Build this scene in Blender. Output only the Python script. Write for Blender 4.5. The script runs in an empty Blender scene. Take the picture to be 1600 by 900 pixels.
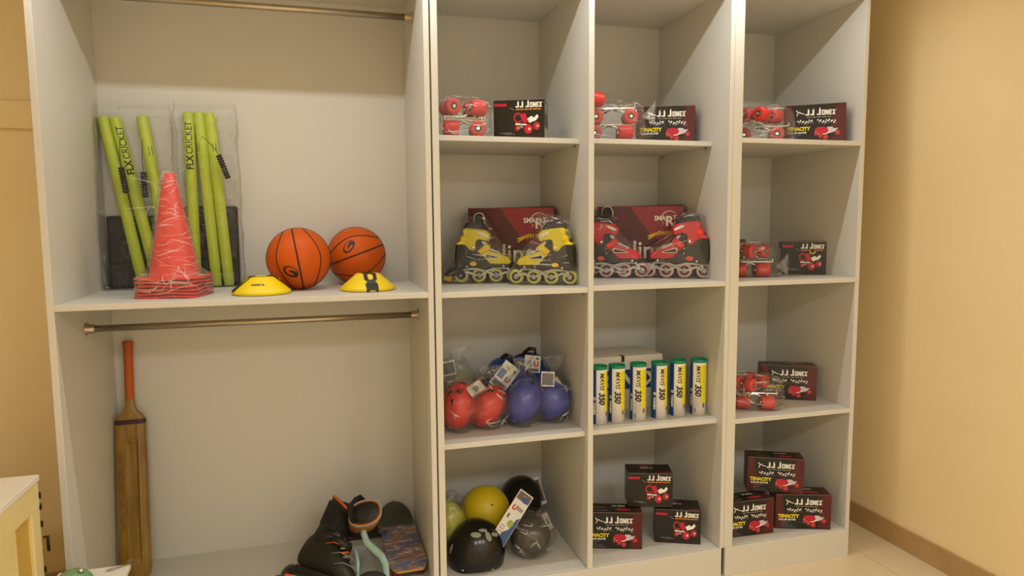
import bpy, bmesh, math, random
from math import sin, cos, pi, radians as R, sqrt, atan2
from mathutils import Vector, Matrix, noise

C = bpy.context.scene
COL = C.collection
# ------------------------------------------------------------------ camera
cam_d = bpy.data.cameras.new('camera'); cam = bpy.data.objects.new('camera', cam_d); COL.objects.link(cam)
cam_d.sensor_width = 36.0; cam_d.lens = 36.0 * 1055.77 / 1600.0; cam_d.clip_start = 0.05
cr = Vector((0.9630001, -0.2693844, -0.0079266)); cu = Vector((0.0336893, 0.0911475, 0.9952674)); cf = Vector((0.2673870, 0.9587097, -0.0968504))
mw = Matrix((cr, cu, -cf)).transposed().to_4x4(); mw.translation = Vector((-1.0243, -2.4709, 1.55))
cam.matrix_world = mw
C.camera = cam
# ------------------------------------------------------------------ world, lamps, exposure
C.view_settings.view_transform = 'Standard'; C.view_settings.look = 'None'
C.view_settings.exposure = -0.04; C.view_settings.gamma = 1.0; C.view_settings.use_curve_mapping = False
w = bpy.data.worlds.new('world'); C.world = w; w.use_nodes = True
w.node_tree.nodes['Background'].inputs[0].default_value = (1.0, 0.97, 0.90, 1); w.node_tree.nodes['Background'].inputs[1].default_value = 0.02
def area(name, loc, sx, sy, watts, colour, rot=(0, 0, 0)):
    l = bpy.data.lights.new(name, 'AREA'); l.shape = 'RECTANGLE'; l.size = sx; l.size_y = sy; l.energy = watts; l.color = colour
    o = bpy.data.objects.new(name, l); o.location = loc; o.rotation_euler = rot; COL.objects.link(o); return o
WARM = (1.0, 1.0, 0.97)
area('ceiling_strip_light', (-0.47, -0.19, 2.60), 3.1, 0.015, 18.5, WARM)
for i, (x, y) in enumerate([(-1.3, -3.25), (-0.1, -3.25), (0.95, -3.25)]):
    area('ceiling_panel_light', (x, y, 2.69), 0.45, 0.45, 25, WARM).data.spread = R(162)
C.cycles.max_bounces = 8; C.cycles.diffuse_bounces = 5; C.cycles.transparent_max_bounces = 24
C.cycles.use_denoising = True; C.cycles.caustics_reflective = False; C.cycles.caustics_refractive = False
C.cycles.sample_clamp_indirect = 4.0

# ------------------------------------------------------------------ materials
def lin(h):
    v = [int(h[i:i + 2], 16) / 255 for i in (0, 2, 4)]
    return tuple(c / 12.92 if c <= .04045 else ((c + .055) / 1.055) ** 2.4 for c in v) + (1,)
MATS = {}
def mat(name, hexc, rough=.5, metal=0, bump=None, vary=None, coat=0, spec=.5, trans=0):
    if name in MATS: return MATS[name]
    m = bpy.data.materials.new(name); m.use_nodes = True; nt = m.node_tree; b = nt.nodes['Principled BSDF']
    b.inputs['Base Color'].default_value = lin(hexc); b.inputs['Roughness'].default_value = rough
    b.inputs['Metallic'].default_value = metal; b.inputs['Coat Weight'].default_value = coat
    b.inputs['Specular IOR Level'].default_value = spec; b.inputs['Transmission Weight'].default_value = trans
    tc = nt.nodes.new('ShaderNodeTexCoord')
    if bump:   # (scale, strength, distance)
        n = nt.nodes.new('ShaderNodeTexNoise'); n.inputs['Scale'].default_value = bump[0]; n.inputs['Detail'].default_value = 3
        nt.links.new(tc.outputs['Object'], n.inputs['Vector'])
        bp = nt.nodes.new('ShaderNodeBump'); bp.inputs['Strength'].default_value = bump[1]; bp.inputs['Distance'].default_value = bump[2]
        nt.links.new(n.outputs['Fac'], bp.inputs['Height']); nt.links.new(bp.outputs['Normal'], b.inputs['Normal'])
    if vary:   # (scale, hex2)
        n = nt.nodes.new('ShaderNodeTexNoise'); n.inputs['Scale'].default_value = vary[0]; n.inputs['Detail'].default_value = 4
        nt.links.new(tc.outputs['Object'], n.inputs['Vector'])
        mx = nt.nodes.new('ShaderNodeMix'); mx.data_type = 'RGBA'
        rp = nt.nodes.new('ShaderNodeMapRange'); rp.inputs['From Min'].default_value = .35; rp.inputs['From Max'].default_value = .65
        nt.links.new(n.outputs['Fac'], rp.inputs['Value']); nt.links.new(rp.outputs['Result'], mx.inputs['Factor'])
        mx.inputs['A'].default_value = lin(hexc); mx.inputs['B'].default_value = lin(vary[1])
        nt.links.new(mx.outputs['Result'], b.inputs['Base Color'])
    MATS[name] = m; return m

def film_mat(name, haze=.012, crease_glint=.16, tint='ffffff', scale=14.0, gloss=.9):
    """thin clear plastic film: see-through, glossy, whitened creases standing in for glare streaks"""
    if name in MATS: return MATS[name]
    m = bpy.data.materials.new(name); m.use_nodes = True; nt = m.node_tree; nt.nodes.clear()
    N, L = nt.nodes.new, nt.links.new
    out = N('ShaderNodeOutputMaterial'); mix = N('ShaderNodeMixShader'); tr = N('ShaderNodeBsdfTransparent'); tr.inputs[0].default_value = (.985, .985, .985, 1)
    pb = N('ShaderNodeBsdfPrincipled'); pb.inputs['Base Color'].default_value = lin(tint); pb.inputs['Roughness'].default_value = .10
    pb.inputs['Specular IOR Level'].default_value = 1.0
    tc = N('ShaderNodeTexCoord'); n1 = N('ShaderNodeTexNoise'); n1.inputs['Scale'].default_value = scale; n1.inputs['Detail'].default_value = 2.5; n1.inputs['Distortion'].default_value = 1.6
    n2 = N('ShaderNodeTexNoise'); n2.inputs['Scale'].default_value = scale * 2.7; n2.inputs['Detail'].default_value = 2; n2.inputs['Distortion'].default_value = 2.5
    L(tc.outputs['Object'], n1.inputs['Vector']); L(tc.outputs['Object'], n2.inputs['Vector'])
    def ridge(n, width):
        a = N('ShaderNodeMath'); a.operation = 'SUBTRACT'; a.inputs[1].default_value = .5; L(n.outputs['Fac'], a.inputs[0])
        b = N('ShaderNodeMath'); b.operation = 'ABSOLUTE'; L(a.outputs[0], b.inputs[0])
        c = N('ShaderNodeMapRange'); c.inputs['From Min'].default_value = 0; c.inputs['From Max'].default_value = width
        c.inputs['To Min'].default_value = 1; c.inputs['To Max'].default_value = 0; L(b.outputs[0], c.inputs['Value']); return c
    r1, r2 = ridge(n1, .012), ridge(n2, .014)  # white crease lines: doubled film, with glare streaks put into the colour
    mxm = N('ShaderNodeMath'); mxm.operation = 'MULTIPLY'; L(r1.outputs[0], mxm.inputs[0]); L(n2.outputs['Fac'], mxm.inputs[1])
    add = N('ShaderNodeMath'); add.operation = 'ADD'; L(mxm.outputs[0], add.inputs[0])
    s2 = N('ShaderNodeMath'); s2.operation = 'MULTIPLY'; s2.inputs[1].default_value = .35; L(r2.outputs[0], s2.inputs[0]); L(s2.outputs[0], add.inputs[1])
    lw = N('ShaderNodeLayerWeight'); lw.inputs['Blend'].default_value = .35
    f1 = N('ShaderNodeMath'); f1.operation = 'MULTIPLY_ADD'; f1.inputs[1].default_value = crease_glint; f1.inputs[2].default_value = haze; L(add.outputs[0], f1.inputs[0])
    f1.use_clamp = True
    bp = N('ShaderNodeBump'); bp.inputs['Strength'].default_value = 1.0; bp.inputs['Distance'].default_value = .020; L(n1.outputs['Fac'], bp.inputs['Height'])
    bq = N('ShaderNodeBump'); bq.inputs['Strength'].default_value = .8; bq.inputs['Distance'].default_value = .007; L(n2.outputs['Fac'], bq.inputs['Height']); L(bp.outputs['Normal'], bq.inputs['Normal'])
    df = N('ShaderNodeBsdfDiffuse'); df.inputs[0].default_value = lin(tint); gl = N('ShaderNodeBsdfGlossy'); gl.inputs['Roughness'].default_value = .09
    L(bq.outputs['Normal'], gl.inputs['Normal']); nt.nodes.remove(pb)
    fr = N('ShaderNodeFresnel'); fr.inputs['IOR'].default_value = 1.5; L(bq.outputs['Normal'], fr.inputs['Normal'])
    fg = N('ShaderNodeMath'); fg.operation = 'MULTIPLY'; fg.inputs[1].default_value = gloss; fg.use_clamp = True; L(fr.outputs[0], fg.inputs[0])
    fh = N('ShaderNodeMath'); fh.operation = 'MINIMUM'; fh.inputs[1].default_value = .35; L(fg.outputs[0], fh.inputs[0])
    L(f1.outputs[0], mix.inputs[0]); L(tr.outputs[0], mix.inputs[1]); L(df.outputs[0], mix.inputs[2])
    mix2 = N('ShaderNodeMixShader'); L(fh.outputs[0], mix2.inputs[0]); L(mix.outputs[0], mix2.inputs[1]); L(gl.outputs[0], mix2.inputs[2]); L(mix2.outputs[0], out.inputs[0])
    MATS[name] = m; return m

LAM = mat('white_laminate', 'cfcdc5', .42, bump=(60, .03, .002))
WALLP = mat('cream_wall_paint', 'f5e0b2', .6, bump=(25, .12, .003), vary=(1.6, 'f1dbaa'))
CEIL = mat('ceiling_paint', 'ece6da', .8)
DARKGAP = mat('dark_gap', '6e5a30', .9)
CHROME = mat('brushed_steel', 'b9ae9c', .28, 1, bump=(220, .05, .001))
CHR = mat('chrome', 'e4e2de', .14, 1)
BLACK = mat('black_plastic', '15150f', .42)
BLKG = mat('glossy_black_shell', '0b0c08', .22)
CARDK = mat('black_printed_card', '16150f', .33)
CARDR = mat('dark_red_printed_card', '4a1117', .33)
REDP = mat('red_ink', 'c11436', .35)
REDD = mat('dull_red_ink', 'b0242e', .4)
STRIPE = mat('brown_stripe_ink', '7d2f2b', .4)
WHT = mat('white_ink', 'f4f1ea', .4)
GREYI = mat('grey_ink', '8f8b84', .5)
YELI = mat('yellow_ink', 'ecdd14', .4)
ORI = mat('orange_ink', 'c97a16', .4)
SILV = mat('silver_ink', 'c9c4cc', .35)
PURI = mat('violet_grey_ink', '6d5e7a', .4)
REDW = mat('red_urethane', 'd8372a', .38)
REDW2 = mat('clear_red_urethane', 'cf4a44', .3)
WHEELH = mat('wheel_hub_grey', '5a5550', .4)
YEL = mat('yellow_plastic', 'e3cf25', .33)
YELO = mat('amber_plastic', 'eebf0c', .35)
SKR = mat('red_plastic', 'd22a38', .33)
SKO = mat('orange_red_plastic', 'e8412a', .33)
SHELL = mat('charcoal_boot_plastic', '23231f', .38)
TIREY = mat('pale_yellow_tyre', 'dede7c', .35)
TIREW = mat('pale_pink_tyre', 'eccfcf', .35)
LINER = mat('boot_liner_fabric', '24242c', .7, bump=(90, .4, .002))
WHP = mat('white_plastic', 'e6e4e0', .35)
SILP = mat('silver_painted_frame', 'c8c8c4', .35, .35)
FILM = film_mat('clear_film')
FILMC = film_mat('crisp_clear_film', .006, .10, scale=6, gloss=.35)
FILMH = film_mat('hazy_film', .06, .25)
FILMW = film_mat('stretch_wrap', .03, .20, scale=16)
FOLD_GLINT = film_mat('folded_film_glint', .48, .2, gloss=1.8)  # whitish film for pleat ribbons, its paleness standing in for specular glints

# ------------------------------------------------------------------ mesh builder
class M:
    def __init__(s): s.v = []; s.f = []; s.mi = []; s.sm = []; s.mats = []
    def m(s, mt):
        if mt not in s.mats: s.mats.append(mt)
        return s.mats.index(mt)
    def add(s, vs, fs, mt, smooth=False, xf=None):
        o = len(s.v); i = s.m(mt)
        s.v += [tuple(xf @ Vector(v)) for v in vs] if xf else [tuple(v) for v in vs]
        for f in fs: s.f.append(tuple(o + k for k in f)); s.mi.append(i); s.sm.append(smooth)
        return s
    def bm(s, b, mt, smooth=False, xf=None):
        b.verts.index_update()
        s.add([v.co[:] for v in b.verts], [[v.index for v in f.verts] for f in b.faces], mt, smooth, xf); b.free(); return s
    def box(s, x0, y0, z0, x1, y1, z1, mt, bev=0, seg=2, xf=None):
        b = bmesh.new(); bmesh.ops.create_cube(b, size=1)
        for v in b.verts: v.co = Vector(((x0 + x1) / 2 + v.co.x * (x1 - x0), (y0 + y1) / 2 + v.co.y * (y1 - y0), (z0 + z1) / 2 + v.co.z * (z1 - z0)))
        if bev: bmesh.ops.bevel(b, geom=b.edges[:], offset=bev, segments=seg, profile=.5, affect='EDGES')
        return s.bm(b, mt, bool(bev) and seg > 2, xf)
    def lathe(s, prof, mt, seg=32, xf=None, smooth=True, cap=True):
        n = len(prof); vs = []; fs = []
        for k in range(seg):
            a = 2 * pi * k / seg
            for r, z in prof: vs.append((r * cos(a), r * sin(a), z))
        for k in range(seg):
            k2 = (k + 1) % seg
            for i in range(n - 1): fs.append((k * n + i, k2 * n + i, k2 * n + i + 1, k * n + i + 1))
        if cap:
            if prof[0][0] > 1e-6: fs.append(tuple(k * n for k in range(seg))[::-1])
            if prof[-1][0] > 1e-6: fs.append(tuple(k * n + n - 1 for k in range(seg)))
        return s.add(vs, fs, mt, smooth, xf)
    def tube(s, pts, r, mt, seg=10, xf=None, flat=1.0, up=None, closed=False):
        pts = [Vector(p) for p in pts]; n = len(pts); rs = r if isinstance(r, (list, tuple)) else [r] * n
        vs = []; fs = []; prev = Vector(up) if up else None
        for i, p in enumerate(pts):
            if closed: t = pts[(i + 1) % n] - pts[i - 1]
            else: t = pts[min(i + 1, n - 1)] - pts[max(i - 1, 0)]
            t.normalize()
            if prev is None: prev = Vector((0, 0, 1)) if abs(t.z) < .9 else Vector((1, 0, 0))
            u = (prev - t * prev.dot(t)); u.normalize(); w_ = t.cross(u); prev = u
            for k in range(seg):
                a = 2 * pi * k / seg; vs.append(p + u * (rs[i] * cos(a)) + w_ * (rs[i] * flat * sin(a)))
        for i in range(n if closed else n - 1):
            j = (i + 1) % n
            for k in range(seg):
                k2 = (k + 1) % seg; fs.append((i * seg + k, i * seg + k2, j * seg + k2, j * seg + k))
        if not closed: fs.append(tuple(range(seg))[::-1]); fs.append(tuple((n - 1) * seg + k for k in range(seg)))
        return s.add(vs, fs, mt, True, xf)
    def slab(s, poly, y0, y1, mt, xf=None, inset=.0, smooth=False):
        """outline in the x-z plane, thickness y0..y1, the rims drawn in by inset"""
        n = len(poly); cx = sum(p[0] for p in poly) / n; cz = sum(p[1] for p in poly) / n
        def ring(y, k):
            o = []
            for x, z in poly:
                d = sqrt((x - cx) ** 2 + (z - cz) ** 2) or 1; q = max(0, 1 - k / d); o.append((cx + (x - cx) * q, y, cz + (z - cz) * q))
            return o
        if inset: rs = [ring(y0, inset), ring(y0 + inset, 0), ring(y1 - inset, 0), ring(y1, inset)]
        else: rs = [ring(y0, 0), ring(y1, 0)]
        vs = sum(rs, []); fs = []
        for i in range(len(rs) - 1):
            for k in range(n):
                k2 = (k + 1) % n; fs.append((i * n + k, i * n + k2, (i + 1) * n + k2, (i + 1) * n + k))
        fs.append(tuple(range(n))[::-1]); fs.append(tuple((len(rs) - 1) * n + k for k in range(n)))
        a = sum(poly[i][0] * poly[(i + 1) % n][1] - poly[(i + 1) % n][0] * poly[i][1] for i in range(n))
        if a > 0: fs = [f[::-1] for f in fs]; fs = [f[::-1] for f in fs]
        return s.add(vs, fs, mt, smooth, xf)
    def flat(s, poly, mt, n=0.0005, xf=None, fn=None):
        """flat printed shape on the u-v plane of a face"""
        vs = [(u, v, n) for u, v in poly]
        return s.add(vs, [tuple(range(len(vs)))], mt, False, xf)
    def rect(s, x0, y0, x1, y1, mt, n=.0005, xf=None): return s.flat([(x0, y0), (x1, y0), (x1, y1), (x0, y1)], mt, n, xf)
    def disc(s, cx, cy, rx, ry, mt, n=.0005, xf=None, rot=0, seg=20, a0=0, a1=2 * pi):
        p = []
        for k in range(seg):
            a = a0 + (a1 - a0) * k / seg; x, y = rx * cos(a), ry * sin(a); p.append((cx + x * cos(rot) - y * sin(rot), cy + x * sin(rot) + y * cos(rot)))
        return s.flat(p, mt, n, xf)
    def arc(s, cx, cy, rx, ry, w0, w1, a0, a1, mt, n=.0005, xf=None, rot=0, seg=28, mapf=None):
        vs = []; fs = []
        for k in range(seg + 1):
            t = k / seg; a = a0 + (a1 - a0) * t; ww = w0 + (w1 - w0) * t
            for q in (1, 1 - ww):
                x, y = rx * q * cos(a), ry * q * sin(a); vs.append((cx + x * cos(rot) - y * sin(rot), cy + x * sin(rot) + y * cos(rot), n))
        for k in range(seg): fs.append((2 * k, 2 * k + 1, 2 * k + 3, 2 * k + 2))
        if mapf: vs = [mapf(*v) for v in vs]
        return s.add(vs, fs, mt, False, xf)
    def text(s, body, size, mt, x=0, y=0, n=.0005, xf=None, sx=1, shear=0, bold=0, align='LEFT', rot=0, mapf=None, cut=0, space=1):
        vs, fs = textmesh(body, size, bold, align, cut, sx, shear, space)
        c_, s_ = cos(rot), sin(rot)
        vs = [(x + a * c_ - b * s_, y + a * s_ + b * c_, n) for a, b in vs]
        if mapf: vs = [mapf(*v) for v in vs]
        return s.add(vs, fs, mt, False, xf)
    def ell(s, c, r, mt, nu=24, nv=16, xf=None, fn=None, v0=0, v1=pi):
        vs = []; fs = []
        for j in range(nv + 1):
            th = v0 + (v1 - v0) * j / nv
            for k in range(nu):
                ph = 2 * pi * k / nu; d = Vector((sin(th) * cos(ph), sin(th) * sin(ph), cos(th)))
                q = fn(d) if fn else 1.0; vs.append((c[0] + r[0] * d.x * q, c[1] + r[1] * d.y * q, c[2] + r[2] * d.z * q))
        for j in range(nv):
            for k in range(nu):
                k2 = (k + 1) % nu; fs.append((j * nu + k, (j + 1) * nu + k, (j + 1) * nu + k2, j * nu + k2))
        return s.add(vs, fs, mt, True, xf)
    def loft(s, rings, mt, xf=None, smooth=True, cap0=True, cap1=True):
        n = len(rings[0]); vs = sum([list(r) for r in rings], []); fs = []
        for i in range(len(rings) - 1):
            for k in range(n):
                k2 = (k + 1) % n; fs.append((i * n + k, i * n + k2, (i + 1) * n + k2, (i + 1) * n + k))
        if cap0: fs.append(tuple(range(n))[::-1])
        if cap1: fs.append(tuple((len(rings) - 1) * n + k for k in range(n)))
        return s.add(vs, fs, mt, smooth, xf)
    def obj(s, name, parent=None, label=None, sub=0):
        me = bpy.data.meshes.new(name); me.from_pydata(s.v, [], s.f)
        for mt in s.mats: me.materials.append(mt)
        for i, p in enumerate(me.polygons): p.material_index = s.mi[i]; p.use_smooth = s.sm[i]
        me.update(); o = bpy.data.objects.new(name, me); COL.objects.link(o)
        if parent: o.parent = parent
        if label: o['label'] = label
        if sub: md = o.modifiers.new('sub', 'SUBSURF'); md.levels = sub; md.render_levels = sub
        return o

_TX = {}
def textmesh(body, size, bold, align, cut, sx, shear, space):
    key = (body, size, bold, align, cut, sx, shear, space)
    if key in _TX: return _TX[key]
    cu_ = bpy.data.curves.new('t', 'FONT'); cu_.body = body; cu_.size = size; cu_.offset = bold; cu_.align_x = align; cu_.shear = 0
    cu_.space_character = space; cu_.resolution_u = 3
    o = bpy.data.objects.new('t', cu_); COL.objects.link(o)
    dg = bpy.context.evaluated_depsgraph_get(); me = o.evaluated_get(dg).to_mesh()
    b = bmesh.new(); b.from_mesh(me); o.evaluated_get(dg).to_mesh_clear()
    for v in b.verts: v.co.x = v.co.x * sx + v.co.y * shear; v.co.z = 0
    if cut:
        for ax in (0, 1):
            lo = min((v.co[ax] for v in b.verts), default=0); hi = max((v.co[ax] for v in b.verts), default=0); q = lo + cut
            while q < hi:
                no = Vector((0, 0, 0)); no[ax] = 1; co = Vector((0, 0, 0)); co[ax] = q
                bmesh.ops.bisect_plane(b, geom=b.verts[:] + b.edges[:] + b.faces[:], plane_co=co, plane_no=no); q += cut
    b.verts.index_update()
    r = ([(v.co.x, v.co.y) for v in b.verts], [tuple(v.index for v in f.verts) for f in b.faces])
    b.free(); bpy.data.objects.remove(o); bpy.data.curves.remove(cu_); _TX[key] = r; return r

def thing(name, label, cat, loc=(0, 0, 0), rz=0, group=None, rot=None):
    o = bpy.data.objects.new(name, None); COL.objects.link(o); o.empty_display_size = .05
    o.location = loc; o.rotation_euler = rot or (0, 0, rz); o['label'] = label; o['category'] = cat
    if group: o['group'] = group
    return o
def tag(o, label, cat, group=None, kind=None):
    if label: o['label'] = label
    if cat: o['category'] = cat
    if group: o['group'] = group
    if kind: o['kind'] = kind
    return o
def struct(m, name): return tag(m.obj(name), None, None, kind='structure')
def copy_tree(o, parent=None):
    c = o.copy(); COL.objects.link(c)
    if parent: c.parent = parent
    for ch in list(o.children): copy_tree(ch, c)
    return c
def T(x=0, y=0, z=0): return Matrix.Translation((x, y, z))
def RX(a): return Matrix.Rotation(a, 4, 'X')
def RY(a): return Matrix.Rotation(a, 4, 'Y')
def RZ(a): return Matrix.Rotation(a, 4, 'Z')
def S(x, y, z): return Matrix.Diagonal((x, y, z, 1))
FRONT = Matrix(((1, 0, 0, 0), (0, 0, -1, 0), (0, 1, 0, 0), (0, 0, 0, 1)))          # u,v,n -> x,z,-y
TOP = Matrix.Identity(4)
SIDE_L = Matrix(((0, 0, -1, 0), (-1, 0, 0, 0), (0, 1, 0, 0), (0, 0, 0, 1)))       # face looking to -x
SIDE_R = Matrix(((0, 0, 1, 0), (1, 0, 0, 0), (0, 1, 0, 0), (0, 0, 0, 1)))         # face looking to +x

# ------------------------------------------------------------------ room shell
XL, XR, YB, YF, ZC = -2.75, 1.5707, 0.66, -4.3, 2.72
struct(M().box(XL - .1, YB, 0, XR + .1, YB + .1, ZC, WALLP), 'wall_back')
struct(M().box(XR, YF, 0, XR + .1, YB + .1, ZC, WALLP), 'wall_right')
struct(M().box(XL - .1, YF, 0, XL, YB, ZC, WALLP), 'wall_left')
struct(M().box(XL - .1, YF - .1, 0, XR + .1, YF, ZC, CEIL), 'wall_front')
struct(M().box(XL - .1, YF - .1, ZC, XR + .1, YB + .1, ZC + .08, CEIL), 'ceiling')
# floor: glossy cream stone tiles with thin joints
fm = bpy.data.materials.new('cream_floor_tile'); fm.use_nodes = True; nt = fm.node_tree; pb = nt.nodes['Principled BSDF']
tc = nt.nodes.new('ShaderNodeTexCoord'); br = nt.nodes.new('ShaderNodeTexBrick'); br.offset = 0; br.inputs['Scale'].default_value = 1
br.inputs['Brick Width'].default_value = .8; br.inputs['Row Height'].default_value = .8; br.inputs['Mortar Size'].default_value = .0018
mp = nt.nodes.new('ShaderNodeMapping'); mp.inputs['Location'].default_value = (.25, .31, 0)
nz = nt.nodes.new('ShaderNodeTexNoise'); nz.inputs['Scale'].default_value = 3.5; nz.inputs['Detail'].default_value = 6; nz.inputs['Distortion'].default_value = .8
mx = nt.nodes.new('ShaderNodeMix'); mx.data_type = 'RGBA'; mx.inputs['A'].default_value = lin('e2d0b0'); mx.inputs['B'].default_value = lin('d8c5a2')
nt.links.new(tc.outputs['Object'], mp.inputs['Vector']); nt.links.new(mp.outputs['Vector'], br.inputs['Vector']); nt.links.new(tc.outputs['Object'], nz.inputs['Vector'])
nt.links.new(nz.outputs['Fac'], mx.inputs['Factor']); nt.links.new(mx.outputs['Result'], br.inputs['Color1']); nt.links.new(mx.outputs['Result'], br.inputs['Color2'])
br.inputs['Mortar'].default_value = lin('b89c6c'); nt.links.new(br.outputs['Color'], pb.inputs['Base Color']); pb.inputs['Roughness'].default_value = .22
struct(M().box(XL - .1, YF - .1, -.1, XR + .1, YB + .1, 0, fm), 'floor')
BASEB = mat('tile_skirting', 'b8986a', .35, vary=(6, 'ae8e60'))
struct(M().box(XR - .014, YF, 0, XR, YB, .103, BASEB, .002), 'baseboard_right')
struct(M().box(XL, YB - .014, 0, XR - .014, YB, .103, BASEB, .002), 'baseboard_back')
# thin ledge added to stand in for soft shadow bands left of the wardrobe
struct(M().box(XL, YB - .016, 1.93, -1.92, YB, 2.04, WALLP, .006), 'shadow_trim_1')

# ------------------------------------------------------------------ shelving units
ZB, S3, S2, S1, ZT = .13, .70, 1.2935, 1.885, 2.48
SL = 1.295
def panel(name, parent, x0, y0, z0, x1, y1, z1, mt=LAM, b=.0012): return M().box(x0, y0, z0, x1, y1, z1, mt, b, 2).obj(name, parent)
# left wardrobe
u = thing('wardrobe_unit', 'wide open white wardrobe unit with one shelf and two steel hanging rails', 'wardrobe', (-1.26, .3, 0))
def P(name, x0, y0, z0, x1, y1, z1, mt=LAM): 
    o = panel(name, U, x0 - U.location.x, y0 - U.location.y, z0, x1 - U.location.x, y1 - U.location.y, z1, mt); return o
U = u
P('side_panel', -1.8847, 0, ZB, -1.8637, .60, 2.60); P('side_panel', -.6558, 0, ZB, -.6355, .60, 2.60)
P('back_panel', -1.8847, .60, 0, -.6355, .61, 2.60); P('top_panel', -1.8637, 0, ZT, -.6558, .60, ZT + .02)
P('bottom_panel', -1.8637, .018, ZB - .02, -.6558, .60, ZB); P('plinth', -1.8847, 0, 0, -.6355, .018, ZB - .0005)
P('shelf', -1.8637, .0, SL - .0205, -.6558, .60, SL)
for z in (2.356, 1.1756):
    m = M(); ax = RY(pi / 2)
    m.lathe([(.0125, 0), (.0125, 1.2079)], CHROME, 24, T(-1.8637 + 1.26, .2878 - .3, z) @ ax)
    rail = m.obj('hanging_rail', u, 'brushed steel round rail')
    for x, sgn in ((-1.8637, 1), (-.6558, -1)):
        f = M().lathe([(.0, 0), (.023, 0), (.023, .003), (.0165, .006), (.0160, .028), (.0150, .030)], CHROME, 28, T(x + 1.26, .2878 - .3, z) @ RY(pi / 2 * sgn)); f.obj('rail_socket', rail)
# middle and right units
def pin(m, x, y, z):   # little metal shelf support under a board, on the panel to the right
    m.lathe([(.003, 0), (.003, .012)], CHROME, 10, T(x, y, z - .006) @ RY(-pi / 2)); m.box(x - .010, y - .0035, z - .022, x - .007, y + .0035, z, CHROME, .001)
U = u = thing('shelving_unit', 'white open shelving unit of two columns and four tiers beside the wardrobe', 'shelf unit', (0, .3, 0), group=None)
P('side_panel', -.6298, 0, ZB, -.6054, .61, 2.60); P('side_panel', .5928, 0, ZB, .6128, .61, 2.60); P('divider', -.0229, 0, ZB, 0, .61, 2.60)
P('back_panel', -.6298, .61, 0, .6128, .62, 2.60); P('top_panel', -.6054, 0, ZT - .01, -.0229, .61, ZT + .01); P('top_panel', 0, 0, ZT, .5928, .61, ZT + .02)
P('bottom_panel', -.6054, .018, ZB - .02, -.0229, .61, ZB); P('bottom_panel', 0, .018, ZB - .02, .5928, .61, ZB); P('plinth', -.6298, 0, 0, .6030, .018, ZB - .0005)
for x0, x1, zz in ((-.6054, -.0229, ((S1 - .005, .096), (S2 - .002, .003), (S3 + .002, .028))), (0, .5928, ((S1 + .002, .1235), (S2 + .0035, 0), (S3 - .001, .0386)))):
    for z, y in zz:
        P('shelf', x0 + .0005, y, z - .0205, x1 - .0005, .61, z)
        if y > .001 and z > 1:
            for yy in (y + .045, .56): m = M(); pin(m, x1 - 0, yy - .3, z - .0205); m.obj('shelf_pin', u, 'small metal shelf support')
U = u = thing('shelving_unit', 'narrow white open shelving unit of four tiers next to the yellow wall', 'shelf unit', (.94, .3, 0))
P('side_panel', .6137, 0, ZB, .6557, .61, 2.60); P('side_panel', 1.249, 0, ZB, 1.2705, .61, 2.60)
P('back_panel', .6137, .61, 0, 1.2705, .62, 2.60); P('top_panel', .6557, 0, ZT + .013, 1.249, .61, ZT + .033)
P('bottom_panel', .6557, .018, ZB - .02, 1.249, .61, ZB); P('plinth', .6200, 0, 0, 1.2705, .018, ZB - .0005)
for z in (S1 + .005, S2, S3): P('shelf', .6557, 0, z - .0205, 1.249, .61, z)

# ------------------------------------------------------------------ printed skate boxes
def jonex(m, xf, s, mt, man=False):
    """the block lettering J.J JONEX, drawn with bars; s = height of the tall letters"""
    def r(a, b, c, d): m.rect(a * s, b * s, c * s, d * s, mt, .0006, xf)
    x = 0
    for k in range(3):
        if k == 2: x += .25
        h = 1.12 if k == 2 else 1.0
        r(x, 0, x + .22, .24); r(x + .30, 0, x + .56, h * .86); r(x + .34, h * .92, x + .52, h * 1.02); r(x + .22, 0, x + .30, .14)
        x += .72
    def o(x, pts):
        for a, b, c, d in pts: r(x + a, b, x + c, d)
    o(x, [(0, 0, .16, .8), (.30, 0, .46, .8), (.16, 0, .30, .16), (.16, .64, .30, .8)]); x += .53
    o(x, [(0, 0, .16, .8), (.32, 0, .48, .8)]); m.flat([((x) * s, .8 * s), ((x + .16) * s, .8 * s), ((x + .48) * s, 0), ((x + .32) * s, 0)][::-1], mt, .0007, xf); x += .56
    o(x, [(0, 0, .16, .8), (.16, 0, .38, .16), (.16, .32, .34, .48), (.16, .64, .38, .8)]); x += .44
    for a in ((0, .18, .46, .28), (.28, .46, .18, 0)):
        m.flat([((x + a[0]) * s, 0), ((x + a[1]) * s, 0), ((x + a[2]) * s, .8 * s), ((x + a[3]) * s, .8 * s)], mt, .0007, xf)
    x += .5; m.disc((x + .04) * s, .72 * s, .05 * s, .05 * s, mt, .0006, xf, seg=8)
    return x * s
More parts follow.
